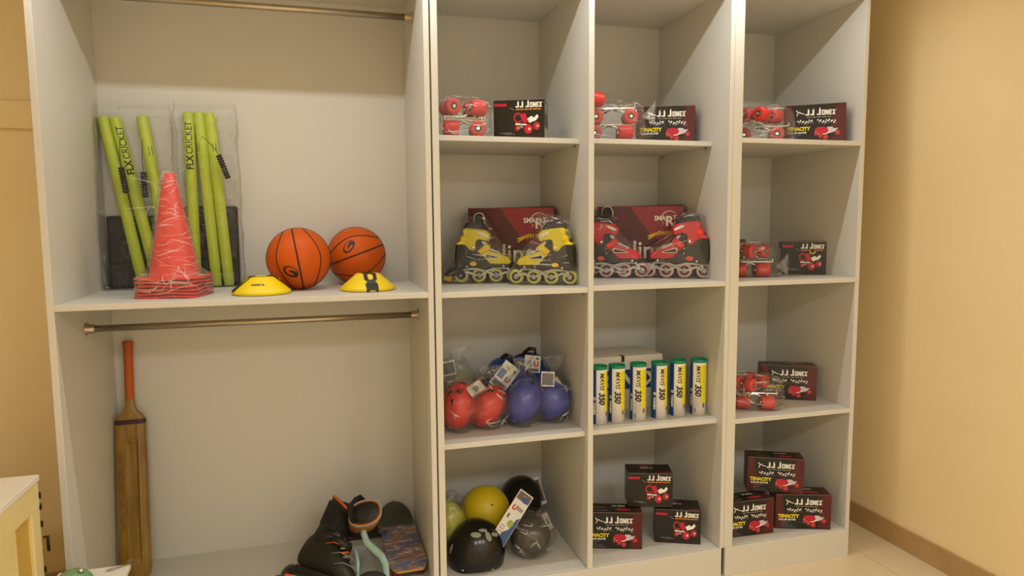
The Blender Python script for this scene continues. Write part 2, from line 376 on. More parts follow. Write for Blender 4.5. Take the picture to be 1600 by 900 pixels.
def skate_photo(m, xf, cx, cy, k):
    """printed picture of a red-wheeled roller skate"""
    d = lambda x, y, rx, ry, mt, n=.0006, rot=0: m.disc(cx + x * k, cy + y * k, rx * k, ry * k, mt, n, xf, rot, 18)
    m.arc(cx - .8 * k, cy + .45 * k, .42 * k, .50 * k, .35, .35, .3, 5.6, REDD, .0006, xf)
    m.flat([(cx - .62 * k, cy + .75 * k), (cx - .1 * k, cy + .9 * k), (cx + .15 * k, cy + .2 * k), (cx + .05 * k, cy - .02 * k), (cx - .28 * k, cy - .05 * k)][::-1], REDP, .0007, xf)
    m.flat([(cx - 1.05 * k, cy - .05 * k), (cx - .2 * k, cy - .12 * k), (cx + .1 * k, cy - .16 * k), (cx + .1 * k, cy - .28 * k), (cx - .3 * k, cy - .25 * k), (cx - 1.05 * k, cy - .2 * k)][::-1], WHT, .0008, xf)
    m.flat([(cx + .1 * k, cy + .35 * k), (cx + .5 * k, cy + .6 * k), (cx + .75 * k, cy + .42 * k), (cx + 1.05 * k, cy + .75 * k), (cx + 1.2 * k, cy + .5 * k), (cx + .95 * k, cy + .18 * k), (cx + .3 * k, cy - .05 * k)][::-1], WHT, .0009, xf)
    for x, y, r in ((-.85, -.5, .26), (1.0, -.35, .36), (.2, -.62, .44)):
        d(x, y, r * .92, r * 1.05, REDD if r < .4 else REDP, .0010); d(x + .1, y, r * .45, r * .5, REDW2, .0012); d(x + .1, y, r * .2, r * .24, WHT, .0013)
    d(-.45, -.35, .16, .2, GREYI, .0009)
def small_box(name, label, bl, ang, z, group=None, w=.197, dd=.12, h=.152, ring=False, lean=0):
    cx = bl[0] + (w / 2) * cos(ang) - (dd / 2) * sin(ang); cy = bl[1] + (w / 2) * sin(ang) + (dd / 2) * cos(ang)
    t = thing(name, label, 'box', (cx, cy, z), ang, group)
    m = M().box(-w / 2, -dd / 2, 0, w / 2, dd / 2, h, CARDK, .0015, 2); F = T(-w / 2, -dd / 2, 0) @ FRONT
    k = w / .197
    m.rect(.003 * k, h * .84, .052 * k, h * .905, REDP, .0006, F); 
    jonex(m, F @ T(.086 * k, h * .80, 0) @ S(.98, 1, 1), .0235 * k, WHT)
    for q in range(6): m.rect((.087 + q * .0165) * k, h * .735, (.087 + q * .0165 + (.0135 if q % 2 else .0145)) * k, h * .768, ORI, .0006, F)
    m.flat([(.062 * k, h * .80), (.080 * k, h * .73), (.081 * k, h * .745), (.064 * k, h * .805)], GREYI, .0006, F)
    skate_photo(m, F, .127 * k, h * .42, .040 * k)
    m.rect(.026 * k, h * .155, .070 * k, h * .170, GREYI, .0006, F); m.rect(.045 * k, h * .128, .084 * k, h * .138, GREYI, .0006, F)
    m.rect(.004, h * .05, w - .004, h * .056, STRIPE, .0006, F)
    if ring: m.arc(.137 * k, h * .71, .013, .011, .35, .35, 3.0, 6.5, YELI, .0014, F); m.disc(.138 * k, h * .745, .008, .004, CARDK, .0012, F)
    # lid print, upside down for the viewer
    Tp = T(0, 0, h)
    m.rect(w / 2 - .055, -dd / 2 + .012, w / 2 - .003, -dd / 2 + .019, REDD, .0006, Tp)
    jonex(m, Tp @ T(.022, dd / 2 - .045, 0) @ RZ(pi) @ T(0, 0, 0), .013, WHT)
    m.disc(-.015, dd / 2 - .028, .022, .008, REDP, .0006, Tp); m.rect(-.035, dd / 2 - .030, -.018, dd / 2 - .026, GREYI, .0008, Tp)
    L_ = T(w / 2, 0, 0) @ SIDE_R
    m.rect(-dd / 2 + .006, h * .70, dd / 2 - .02, h * .93, GREYI, .0006, L_); m.rect(-dd / 2 + .004, h * .34, dd / 2 - .004, h * .64, mat('brown_print', '5c4740', .5), .0006, L_)
    m.rect(-dd / 2 + .004, .002, dd / 2 - .004, h * .30, mat('cream_print', 'b9ad86', .5), .0006, L_); m.rect(-dd / 2 + .004, h * .655, dd / 2 - .004, h * .675, ORI, .0007, L_)
    m.obj('carton', t)
    # tuck flap with its cut edges standing a little proud
    fl = M().box(-w / 2 + .004, -dd / 2 + .001, h, w / 2 - .004, -dd / 2 + .0025, h + .0012, mat('card_edge', '8a7a66', .7)); fl.obj('lid_flap', t)
    return t
def ten_box(name, label, bl, ang, z, group=None, w=.25, dd=.10, h=.163, flapopen=False):
    cx = bl[0] + (w / 2) * cos(ang) - (dd / 2) * sin(ang); cy = bl[1] + (w / 2) * sin(ang) + (dd / 2) * cos(ang)
    t = thing(name, label, 'box', (cx, cy, z), ang, group)
    m = M().box(-w / 2, -dd / 2, 0, w / 2, dd / 2, h, CARDR, .0015, 2); F = T(-w / 2, -dd / 2, 0) @ FRONT
    # black middle field between the striped red ends
    fld = [(.030, h - .002), (.215, h - .002), (.195, h * .62), (.205, h * .3), (.19, .002), (.03, .002), (.055, h * .35), (.035, h * .62)]
    m.flat(fld[::-1], CARDK, .0004, F)
    for q in range(19):
        z0 = .006 + q * .0083
        m.rect(.003, z0, .022 + (q * 7 % 5) * .004, z0 + .0014, STRIPE, .0008, F); m.rect(.212 - (q * 5 % 7) * .004, z0, w - .003, z0 + .0016, STRIPE, .0008, F)
    # running figure
    G = F @ T(.062, h * .77, 0)
    for a, b, c, d in ((-.014, .010, .004, .002), (.004, .002, .020, -.003), (-.006, .004, -.012, -.010), (-.002, .003, .002, .008), (-.015, .013, -.010, .013)):
        dx, dy = c - a, d - b; ll = sqrt(dx * dx + dy * dy); nx, ny = -dy / ll * .0016, dx / ll * .0016
        m.flat([(a + nx, b + ny), (a - nx, b - ny), (c - nx, d - ny), (c + nx, d + ny)], WHT, .0008, G)
    jonex(m, F @ T(.086, h * .715, 0), .0275, WHT)
    for q in range(5): m.rect(.092 + q * .0205, h * .655, .092 + q * .0205 + .0165, h * .677, GREYI, .0006, F)
    # chequered flag
    for a in range(2):
        for i in range(13 if a else 11):
            for j in range(3):
                if (i + j) % 2 == 0:
                    x0 = (.052 if a == 0 else .134) + i * .0058 + j * .002; y0 = h * .56 - j * .0058 + .0035 * sin(i * .9 + a)
                    m.flat([(x0, y0), (x0 + .0056, y0 - .001), (x0 + .0066, y0 + .0045), (x0 + .001, y0 + .0055)], WHT if j < 2 else PURI, .0009, F)
    m.text('TENACITY', .0215, YELI, .012, h * .335, .0010, F, sx=.92, bold=.0011, shear=.05)
    m.text('ROLLER SKATES', .0108, WHT, .016, h * .255, .0010, F, sx=.98, bold=.0004, shear=.15)
    for q, ll in enumerate((.042, .030, .052, .066)): m.rect(.028, h * (.205 - q * .052), .028 + ll, h * (.215 - q * .052), GREYI, .0009, F)
    # printed skate: red plate, silver heel, four wheels
    cx0, cy0, k = .160, h * .27, .030
    m.disc(cx0 - .1 * k, cy0 + .28 * k, 1.05 * k, .50 * k, REDP, .0010, F, rot=-.12); m.flat([(cx0 + .5 * k, cy0 + .75 * k), (cx0 + 1.2 * k, cy0 + .75 * k), (cx0 + 1.5 * k, cy0 + .5 * k), (cx0 + 2.0 * k, cy0 + .55 * k), (cx0 + 1.6 * k, cy0 + .05 * k), (cx0 + .9 * k, cy0 - .15 * k)][::-1], SILV, .0011, F)
    m.arc(cx0 - .1 * k, cy0 + .12 * k, 1.05 * k, .45 * k, .25, .25, pi, 2 * pi, WHT, .0012, F)
    for x, y, r in ((-.95, -.2, .26), (-.35, -.45, .34), (.35, -.72, .38), (1.95, -.1, .34)):
        m.disc(cx0 + x * k, cy0 + y * k, r * k, r * k * 1.1, REDD, .0013, F); m.disc(cx0 + x * k, cy0 + y * k, r * k * .4, r * k * .45, REDW2, .0014, F)
    Tp = T(-w / 2, -dd / 2, h)
    m.rect(.03, .004, w - .03, dd - .004, CARDK, .0004, Tp)
    m.text('TENACITY', .014, mat('worn_gold_ink', '8a7a2a', .45), .03, dd * .52, .0008, Tp, sx=1.0, bold=.0007); m.rect(.04, dd * .2, .10, dd * .3, PURI, .0008, Tp)
    jonex(m, Tp @ T(.125, dd * .66, 0), .013, WHT); m.disc(.17, dd * .33, .035, .012, REDD, .0008, Tp, seg=14)
    for q in range(5): m.rect(.003, .01 + q * .018, .026, .012 + q * .018, STRIPE, .0008, Tp); m.rect(w - .026, .01 + q * .018, w - .003, .012 + q * .018, STRIPE, .0008, Tp)
    L_ = T(-w / 2, 0, 0) @ SIDE_L; m.rect(-dd / 2 + .004, .004, dd / 2 - .004, h - .004, mat('grey_brown_print', '5a5142', .5), .0005, L_)
    m.obj('carton', t)
    fl = M().box(-w / 2 + .004, -dd / 2 + .0005, h, w / 2 - .004, -dd / 2 + .002, h + .0012, mat('card_edge', '8a7a66', .7)); fl.obj('lid_flap', t)
    return t
d_ = radians = R
GB = 'black skate boxes printed with a red-wheeled skate'; GT = 'dark red striped skate boxes with a chequered flag'
small_box('skate_box', 'small black skate box on the top shelf, turned to show its right end', (-.347, .212), R(-25), S1 - .005, GB, w=.205, h=.156)
ten_box('skate_box', 'striped dark red skate box on the top shelf, behind a fanned bag knot', (.322, .292), R(-22), S1 + .002, GT)
ten_box('skate_box', 'striped dark red skate box on the top shelf nearest the yellow wall', (.992, .178), R(-34), S1 + .005, GT, h=.170)
small_box('skate_box', 'small black skate box with a yellow ring mark near the yellow wall', (1.076, .283), R(-31), S2, GB, ring=True)
ten_box('skate_box', 'striped dark red skate box alone on the third tier near the yellow wall', (.969, .264), R(-27), S3, GT)
ten_box('skate_box', 'striped dark red skate box on the bottom tier, left end hidden by the divider', (.031, .17), R(-19), ZB, GT)
small_box('skate_box', 'small black skate box standing on the bottom tier, lower right of the trio', (.352, .135), R(-24), ZB, GB)
small_box('skate_box', 'small black skate box bridging the two boxes below it on the bottom tier', (.232, .165), R(-19), ZB + .165, GB)
ten_box('skate_box', 'striped dark red skate box, lower left of the stack of three near the yellow wall', (.662, .076), R(-3), ZB, GT)
ten_box('skate_box', 'striped dark red skate box, lower right of the stack of three near the yellow wall', (.946, .099), R(-20), ZB, GT)
ten_box('skate_box', 'striped dark red skate box on top of the stack of three near the yellow wall', (.84, .168), R(-26), ZB + .165, GT)
# dark carton glimpsed behind the bagged skates
t = thing('dark_carton', 'dark red carton mostly hidden behind bagged skates on the second tier', 'box', (.835, .42, S2), R(-14))
M().box(-.10, -.06, 0, .10, .06, .165, CARDR, .0015).rect(-.097, .140, .097, .160, STRIPE, .0006, T(0, -.06, 0) @ FRONT).obj('carton', t)
M().box(-.098, -.059, .165, .098, -.057, .1665, CARDK).obj('lid_flap', t)

# maroon inline skate cartons
MAR = mat('maroon_printed_card', '8c1526', .34); MAR2 = mat('deep_maroon_print', '4d0f16', .36)
def maroon_box(label, br, ang, z, w, h=.322, dd=.13):
    cx = br[0] - (w / 2) * cos(ang) - (dd / 2) * sin(ang); cy = br[1] - (w / 2) * sin(ang) + (dd / 2) * cos(ang)
    t = thing('inline_skate_box', label, 'box', (cx, cy, z), ang, 'maroon inline skate boxes')
    m = M().box(-w / 2, -dd / 2, 0, w / 2, dd / 2, h, MAR, .0015); F = T(-w / 2, -dd / 2, 0) @ FRONT
    m.flat([(.002, h - .002), (.002, .002), (w * .62, .002), (w * .98, h * .25), (w * .6, h * .62), (w * .38, h - .004)], MAR2, .0004, F)
    m.rect(.03, h * .72, w * .36, h * .93, mat('maroon_panel_print', '5a1420', .35), .0005, F)
    x = w - .098; y = h - .078
    m.text('SMA', .030, WHT, x - .036, y + .012, .0008, F, bold=.0009, sx=.9); m.text('R', .062, WHT, x + .014, y - .012, .0010, F, bold=.002)
    m.text('T', .026, WHT, x + .048, y + .016, .0008, F, bold=.0006); m.text('P', .026, mat('faded_pink_ink', 'b5777a', .4), x - .002, y - .012, .0008, F, bold=.0005); m.text('O', .026, WHT, x + .049, y - .012, .0008, F, bold=.0008)
    m.arc(x + .032, y + .012, .040, .044, .09, .02, 2.9, .45, WHT, .0009, F)
    for a in (0, .011): m.flat([(x + .068 + a, y + .026 - a), (x + .071 + a, y + .026 - a), (x + .083 + a, y - .010), (x + .078 + a, y - .010)][::-1], WHT, .0009, F); m.flat([(x + .078 + a, y - .010), (x + .083 + a, y - .010), (x + .10 + a * .6, y + .014), (x + .092 + a * .6, y + .010)], WHT, .0009, F)
    m.disc(x + .088, y + .020, .004, .004, WHT, .0009, F, seg=10)
    G = F @ T(w - .150, h * .60, 0)
    m.flat([(-.015, -.006), (.018, .006), (.045, .010), (.03, .002), (-.005, -.012)][::-1], YELO, .0009, G); m.flat([(-.012, -.018), (.01, -.006), (.03, -.001), (.012, -.012), (-.008, -.024)][::-1], YELO, .0009, G)
    m.text('SWIFT', .026, YELO, .026, -.004, .0010, G, sx=1.05, shear=.35, bold=.0010)
    m.text('Inline', .115, WHT, w - .315, .083, .0010, F, bold=.0014, sx=.95)
    Sr = T(w / 2, 0, 0) @ SIDE_R; m.rect(-dd / 2 + .006, .01, dd / 2 - .004, h - .004, MAR2, .0005, Sr)
    m.obj('carton', t)
    M().add([(-w / 2 + .004, dd / 2 - .06, h + .0005), (w / 2 - .002, dd / 2 - .06, h + .0008), (w / 2 - .002, dd / 2 - .001, h + .008), (-w / 2 + .004, dd / 2 - .001, h + .001)], [(0, 1, 2, 3)], MAR2).add([(w / 2 - .14, -dd / 2 + .012, h), (w / 2, -dd / 2 + .012, h), (w / 2, -dd / 2 + .03, h + .006), (w / 2 - .14, -dd / 2 + .03, h + .002)], [(0, 1, 2, 3)], MAR2).obj('lid_flap', t)
maroon_box('maroon inline skate box with white lettering behind the yellow skates', (-.05, .33), R(-22), S2 - .002, .380)
maroon_box('maroon inline skate box with white lettering behind the red skates', (.566, .30), R(-22), S2 + .0035, .392)

# ------------------------------------------------------------------ inline skates
def inline_skate(name, label, loc, rz, A, B, tyre, logo, k=1.0, brake=False, loop=False, hide_back=False):
    """toe towards -x; A main colour, B strap colour; drawn from a side outline in 0.377 mm units"""
    t = thing(name, label, 'inline skate', loc, rz, 'bagged inline skates')
    q = .000377 * k; WR = .0315 * k
    def pt(x, y): return ((x - 338) * q, (765 - y) * q + WR)
    def pl(l): return [pt(x, y) for x, y in l]
    # shell
    m = M(); m.slab(pl([(80, 600), (130, 560), (250, 500), (330, 440), (380, 380), (440, 300), (600, 300), (660, 380), (690, 420), (700, 520), (700, 640), (690, 690), (600, 692), (520, 672), (440, 676), (350, 700), (270, 676), (110, 672), (70, 645)]), -.036 * k, .036 * k, SHELL, inset=.008, smooth=False)
    m.obj('boot_shell', t)
    m = M(); m.slab(pl([(58, 610), (85, 562), (180, 518), (290, 470), (350, 470), (420, 520), (380, 545), (345, 590), (305, 634), (80, 636)]), -.040 * k, .040 * k, A, inset=.006)
    m.obj('toe_guard', t)
    for s_ in (-1, 1):
        m = M()
        a, b = sorted((s_ * .0405 * k, s_ * .0418 * k))
        m.slab(pl([(195, 556), (345, 512), (362, 530), (352, 568), (205, 566)]), a, b, WHP); a, b = sorted((s_ * .0418 * k, s_ * .0426 * k))
        m.slab(pl([(212, 555), (345, 522), (350, 560), (215, 561)]), a, b, SHELL)
        a, b = sorted((s_ * .0405 * k, s_ * .0418 * k)); m.slab(pl([(185, 512), (312, 452), (335, 470), (205, 522)]), a, b, WHP)
        a, b = sorted((s_ * .0418 * k, s_ * .0426 * k)); m.slab(pl([(205, 510), (308, 468), (318, 476), (212, 516)]), a, b, mat('navy_print', '1d1f38', .4))
        m.obj('side_trim', t)
    m = M(); m.slab(pl([(330, 440), (345, 385), (440, 350), (465, 400), (460, 450), (400, 475), (345, 470)]), -.034 * k, .034 * k, WHP, inset=.006)
    m.slab(pl([(395, 400), (440, 385), (455, 430), (420, 450)]), -.037 * k, .037 * k, SHELL, inset=.004); m.obj('tongue', t)
    m = M(); m.slab(pl([(300, 440), (330, 400), (352, 408), (438, 478), (405, 512), (385, 520), (300, 468)]), -.044 * k, .044 * k, A, inset=.004)
    for s_ in (-1, 1):
        a, b = sorted((s_ * .044 * k, s_ * .049 * k)); m.slab(pl([(345, 458), (395, 452), (440, 482), (410, 514), (362, 500)]), a, b, B, inset=.002)
    m.obj('instep_strap', t)
    m = M(); m.slab(pl([(300, 300), (345, 252), (455, 236), (575, 225), (605, 250), (600, 300), (632, 330), (640, 370), (682, 400), (676, 414), (600, 414), (562, 440), (535, 476), (490, 488), (458, 462), (462, 410), (448, 358), (400, 350), (318, 372), (302, 340)]), -.040 * k, .040 * k, A, inset=.006)
    cuff = m.obj('cuff', t)
    for s_ in (-1, 1):
        m = M()
        a, b = sorted((s_ * .040 * k, s_ * .0425 * k)); e = [pt(375 + 58 * cos(v) * .95 + 0 * sin(v), 296 + 17 * sin(v) - 22 * cos(v)) for v in [2 * pi * i / 18 for i in range(18)]]
        m.slab(e, a, b, logo); m.obj('cuff_badge', t)
        m = M(); a, b = sorted((s_ * .036 * k, s_ * .0395 * k)); e = [pt(490 + 38 * cos(v), 628 + 24 * sin(v)) for v in [2 * pi * i / 18 for i in range(18)]]; m.slab(e, a, b, B); m.obj('ankle_badge', t)
        for bx, by, rr, yy in ((488, 448, 19, .041), (150, 655, 14, .037), (565, 660, 13, .037), (433, 520, 9, .037), (430, 575, 9, .037)):
            c_ = pt(bx, by); M().lathe([(0, 0), (rr * q, 0), (rr * q, .0025 * k), (rr * q * .5, .004 * k)], CHR, 14, T(c_[0], s_ * yy * k, c_[1]) @ RX(-s_ * pi / 2)).obj('bolt', t)
        m = M(); a, b = sorted((s_ * .038 * k, s_ * .044 * k)); m.slab(pl([(560, 330), (600, 318), (622, 360), (575, 372)]), a, b, B, inset=.001)
        m.obj('buckle', t)
    m = M(); m.slab(pl([(338, 250), (352, 215), (392, 168), (470, 158), (572, 166), (592, 235), (560, 300), (360, 300)]), -.033 * k, .033 * k, LINER, inset=.010); m.obj('liner', t)
    if loop:
        m = M(); m.slab(pl([(375, 180), (372, 110), (392, 72), (430, 64), (465, 80), (475, 120), (472, 180)]), -.012 * k, .012 * k, LINER, inset=.004)
        m.tube([(pt(x, y)[0], 0, pt(x, y)[1]) for x, y in ((368, 175), (366, 110), (388, 66), (430, 56), (470, 74), (482, 120), (480, 175))], .0022, WHP, 8); m.obj('pull_loop', t)
    # frame: two side rails with webs
    m = M()
    for s_ in (-1, 1):
        y = s_ * .0155 * k
        def rail(l, r): m.tube([(pt(a, b)[0], y, pt(a, b)[1]) for a, b in l], r * k, SILP, 8, flat=.45, up=(0, 1, 0))
        def pts(l):
            o = []
            for i in range(len(l) - 1):
                for j in range(3): o.append((l[i][0] + (l[i + 1][0] - l[i][0]) * j / 3, l[i][1] + (l[i + 1][1] - l[i][1]) * j / 3))
            return o + [l[-1]]
        for l, r in (([(40, 765), (75, 725), (105, 685), (140, 668), (240, 678), (335, 712), (430, 684), (520, 690), (600, 690), (625, 730), (638, 768)], .0042),
                     ([(40, 765), (120, 728), (180, 750), (237, 768), (290, 752), (335, 722), (380, 752), (433, 770), (490, 752), (560, 724), (638, 768)], .0042)):
            vs = pts(l); poly = []
            for i, (a, b) in enumerate(vs):
                c0 = Vector(vs[max(i - 1, 0)]); c1 = Vector(vs[min(i + 1, len(vs) - 1)]); d0 = (c1 - c0).normalized(); poly.append((Vector((a, b)), Vector((-d0.y, d0.x))))
            hw = 11
            up_ = [tuple(p + n_ * hw) for p, n_ in poly]; dn = [tuple(p - n_ * hw) for p, n_ in poly]
            for i in range(len(poly) - 1):
                a, b = sorted((y - .0018, y + .0018)); m.slab(pl([up_[i], up_[i + 1], dn[i + 1], dn[i]]), a, b, SILP)
        for cx_, cy_ in ((40, 765), (237, 765), (433, 765), (638, 765)):
            c_ = pt(cx_, cy_); m.lathe([(0, -.003), (.0095 * k, -.003), (.0095 * k, .002), (.0055 * k, .002), (.0055 * k, .005), (0, .005)], SILP, 18, T(c_[0], y, c_[1]) @ RX(-s_ * pi / 2))
    a = pt(110, 674); b = pt(250, 690); m.box(a[0], -.018 * k, b[1], b[0], .018 * k, a[1] + .004, SILP, .002); a = pt(500, 684); b = pt(640, 700); m.box(a[0], -.018 * k, b[1], b[0], .018 * k, a[1] + .004, SILP, .002)
    m.obj('wheel_frame', t)
    for cx_ in (40, 237, 433, 638):
        c_ = pt(cx_, 765); m = M(); X = T(c_[0], 0, WR) @ RX(pi / 2); w_ = .012 * k
        prof = [(WR * .70, -w_), (WR * .84, -w_), (WR * .96, -w_ * .55), (WR, 0), (WR * .96, w_ * .55), (WR * .84, w_), (WR * .70, w_)]
        m.lathe(prof, tyre, 36, X, cap=False)
        for s_ in (-1, 1): m.lathe([(WR * .70, s_ * w_), (WR * .66, s_ * w_ * .97), (WR * .60, s_ * w_ * .97)], A, 30, X, cap=False); m.lathe([(WR * .60, s_ * w_ * .9), (WR * .25, s_ * w_ * .8), (0, s_ * w_ * .8)], SHELL, 30, X, cap=False)
        for s_ in (-1, 1): m.lathe([(WR * .34, s_ * w_ * .86), (0, s_ * w_ * .86)], CHR, 20, X, cap=False)
        m.obj('wheel', t)
    if brake:
        m = M(); m.slab(pl([(640, 800), (590, 790), (575, 745), (600, 700), (650, 672), (720, 668), (770, 690), (815, 735), (835, 768), (770, 775), (700, 770)]), -.019 * k, .019 * k, SHELL, inset=.005)
        bk = m.obj('brake_arm', t); M().slab(pl([(745, 772), (838, 762), (845, 812), (752, 838)]), -.016 * k, .016 * k, YELO, inset=.003).obj('brake_pad', bk)
    return t
yz = S2 - .0015; rzz = S2 + .004
# yellow pair: right one toe left; left one toe right with the heel brake
inline_skate('inline_skate', 'yellow and black inline skate, heel towards the divider, in front of the maroon box', (-.148, .190, yz), R(-29), YEL, YELO, TIREY, WHP)
inline_skate('inline_skate', 'yellow and black inline skate with heel brake, leftmost of the skates on the second tier', (-.345, .358, yz), R(-17) + pi, YEL, YELO, TIREY, WHP, brake=True, loop=True)
inline_skate('inline_skate', 'red and black inline skate with orange strap, the one farther from the divider', (.487, .228, rzz), R(-34), SKR, SKO, TIREW, WHP, k=1.07)
inline_skate('inline_skate', 'red and black inline skate whose heel is hidden behind the divider', (.242, .338, rzz), R(-25) + pi, SKR, SKO, TIREW, WHP, k=1.07, loop=True)

# ------------------------------------------------------------------ film bags
def fold_glints(m, rings, count, seed, wid=.0011, horiz=False, stp=1.0):
    """thin pale ribbons lying on the bag: film pleats drawn in place of glints"""
    rnd = random.Random(seed * 7 + 1); nr, nu = len(rings), len(rings[0]); cen = [sum((Vector(p) for p in r), Vector()) / nu for r in rings]
    def at(i, k):
        i = min(max(i, 0), nr - 1.001); i0 = int(i); f = i - i0; k0 = int(math.floor(k)); g = k - k0
        a = Vector(rings[i0][k0 % nu]).lerp(Vector(rings[i0][(k0 + 1) % nu]), g); b = Vector(rings[i0 + 1][k0 % nu]).lerp(Vector(rings[i0 + 1][(k0 + 1) % nu]), g); p = a.lerp(b, f)
        n_ = p - cen[i0].lerp(cen[i0 + 1], f); n_.z *= .3; n_.normalize(); return p + n_ * .0009, n_
    i = k = 0
    for q in range(count):
        if q % 4 == 0 or horiz: i = rnd.uniform(1, nr - 2); k = rnd.uniform(0, nu)     # folds fan out of shared pinch points
        ang = rnd.uniform(-.25, .25) if horiz else rnd.uniform(0, 2 * pi); n_ = rnd.randint(5, 9); st = rnd.uniform(.35, .95) * (2 if horiz else stp); pts = []; ii, kk = i, k; ca = ang
        for j in range(n_):
            if not 0 <= ii <= nr - 1.01: break
            pts.append(at(ii, kk)); ca += rnd.uniform(-.3, .3); ii += sin(ca) * st * .8; kk += cos(ca) * st * 1.3
        if len(pts) < 3: continue
        vs = []; w0 = wid * rnd.uniform(.5, 1.7)
        for j, (p, n1) in enumerate(pts):
            d = (pts[min(j + 1, len(pts) - 1)][0] - pts[max(j - 1, 0)][0]).normalized(); sd = d.cross(n1).normalized(); ww = w0 * (1 - abs(j / (len(pts) - 1) - .35) / .66)
            vs += [p + sd * ww, p - sd * ww]
        m.add([tuple(v) for v in vs], [(2 * j, 2 * j + 1, 2 * j + 3, 2 * j + 2) for j in range(len(pts) - 1)], FOLD_GLINT, True)
def film_bag(name, label, secs, loc, rz=0, crumple=.006, seed=0, mt=None, cat='plastic bag', group=None, top='open', nu=56, sc=18., exp=2.6, per=5, fold_glints_n=95, wid=.0014):
    """secs: (z, cx, cy, rx, ry) rings from bottom to top, joined and crumpled"""
    m = M(); rings = []
    full = []
    for i in range(len(secs) - 1):
        for j in range(per):
            f = j / per; f2 = f * f * (3 - 2 * f); full.append(tuple(a + (b - a) * (f if ii == 0 else f2) for ii, (a, b) in enumerate(zip(secs[i], secs[i + 1]))))
    full.append(secs[-1])
    zmin = secs[0][0]
    for (z, cx, cy, rx, ry) in full:
        r = []
        for k in range(nu):
            a = 2 * pi * k / nu; ca, sa = cos(a), sin(a)
            x = rx * abs(ca) ** (2 / exp) * (1 if ca >= 0 else -1); y = ry * abs(sa) ** (2 / exp) * (1 if sa >= 0 else -1)
            p = Vector((cx + x, cy + y, z)); nrm = Vector((ca, sa, .15)).normalized()
            n1 = noise.noise(p * sc + Vector((seed, 0, 0))); n2 = noise.noise(p * sc * 2.3 + Vector((0, seed, 3)))
            rd = 1 - abs(n1) * 3.0
            d = crumple * (rd * .8 + n2 * .8); p += nrm * d; p.z = max(p.z + crumple * .5 * n2, zmin)
            r.append(tuple(p))
        rings.append(r)
    m.loft(rings, mt or FILM, cap0=True, cap1=False)
    fold_glints(m, rings, fold_glints_n, seed, wid, False, .38 if exp == 6 else .75)
    o = m.obj(name); o.location = loc; o.rotation_euler = (0, 0, rz); tag(o, label, cat, group); return o
GP = 'clear plastic bags around the skates'
film_bag('plastic_bag', 'clear plastic bag around the yellow skate with the heel brake', [(.001, -.03, 0, .175, .055), (.05, -.02, 0, .155, .058), (.12, -.015, 0, .118, .052), (.20, -.035, 0, .080, .048), (.262, -.045, 0, .055, .04), (.285, -.05, 0, .03, .03)], (-.345, .358, yz), R(-17), .004, 1, FILM, group=GP)
film_bag('plastic_bag', 'clear plastic bag around the yellow skate by the divider', [(.001, .0, 0, .150, .056), (.05, .005, 0, .145, .058), (.12, .01, 0, .120, .052), (.20, .04, 0, .078, .048), (.250, .05, 0, .058, .04), (.27, .03, 0, .05, .03), (.29, .01, 0, .045, .01)], (-.148, .190, yz), R(-29), .004, 2, FILM, group=GP)
film_bag('plastic_bag', 'clear plastic bag around the red skate nearest the right panel', [(.001, .0, 0, .156, .058), (.05, .005, 0, .15, .06), (.12, .01, 0, .128, .054), (.21, .05, 0, .078, .05), (.268, .06, 0, .058, .042), (.288, .06, 0, .035, .03)], (.487, .228, rzz), R(-34), .004, 3, FILM, group=GP)
film_bag('plastic_bag', 'clear plastic bag around the red skate behind the divider', [(.001, .0, 0, .152, .056), (.05, .0, 0, .15, .058), (.12, -.01, 0, .12, .052), (.21, -.04, 0, .075, .05), (.265, -.05, 0, .055, .042), (.285, -.05, 0, .03, .03)], (.242, .338, rzz), R(-25), .004, 4, FILM, group=GP)

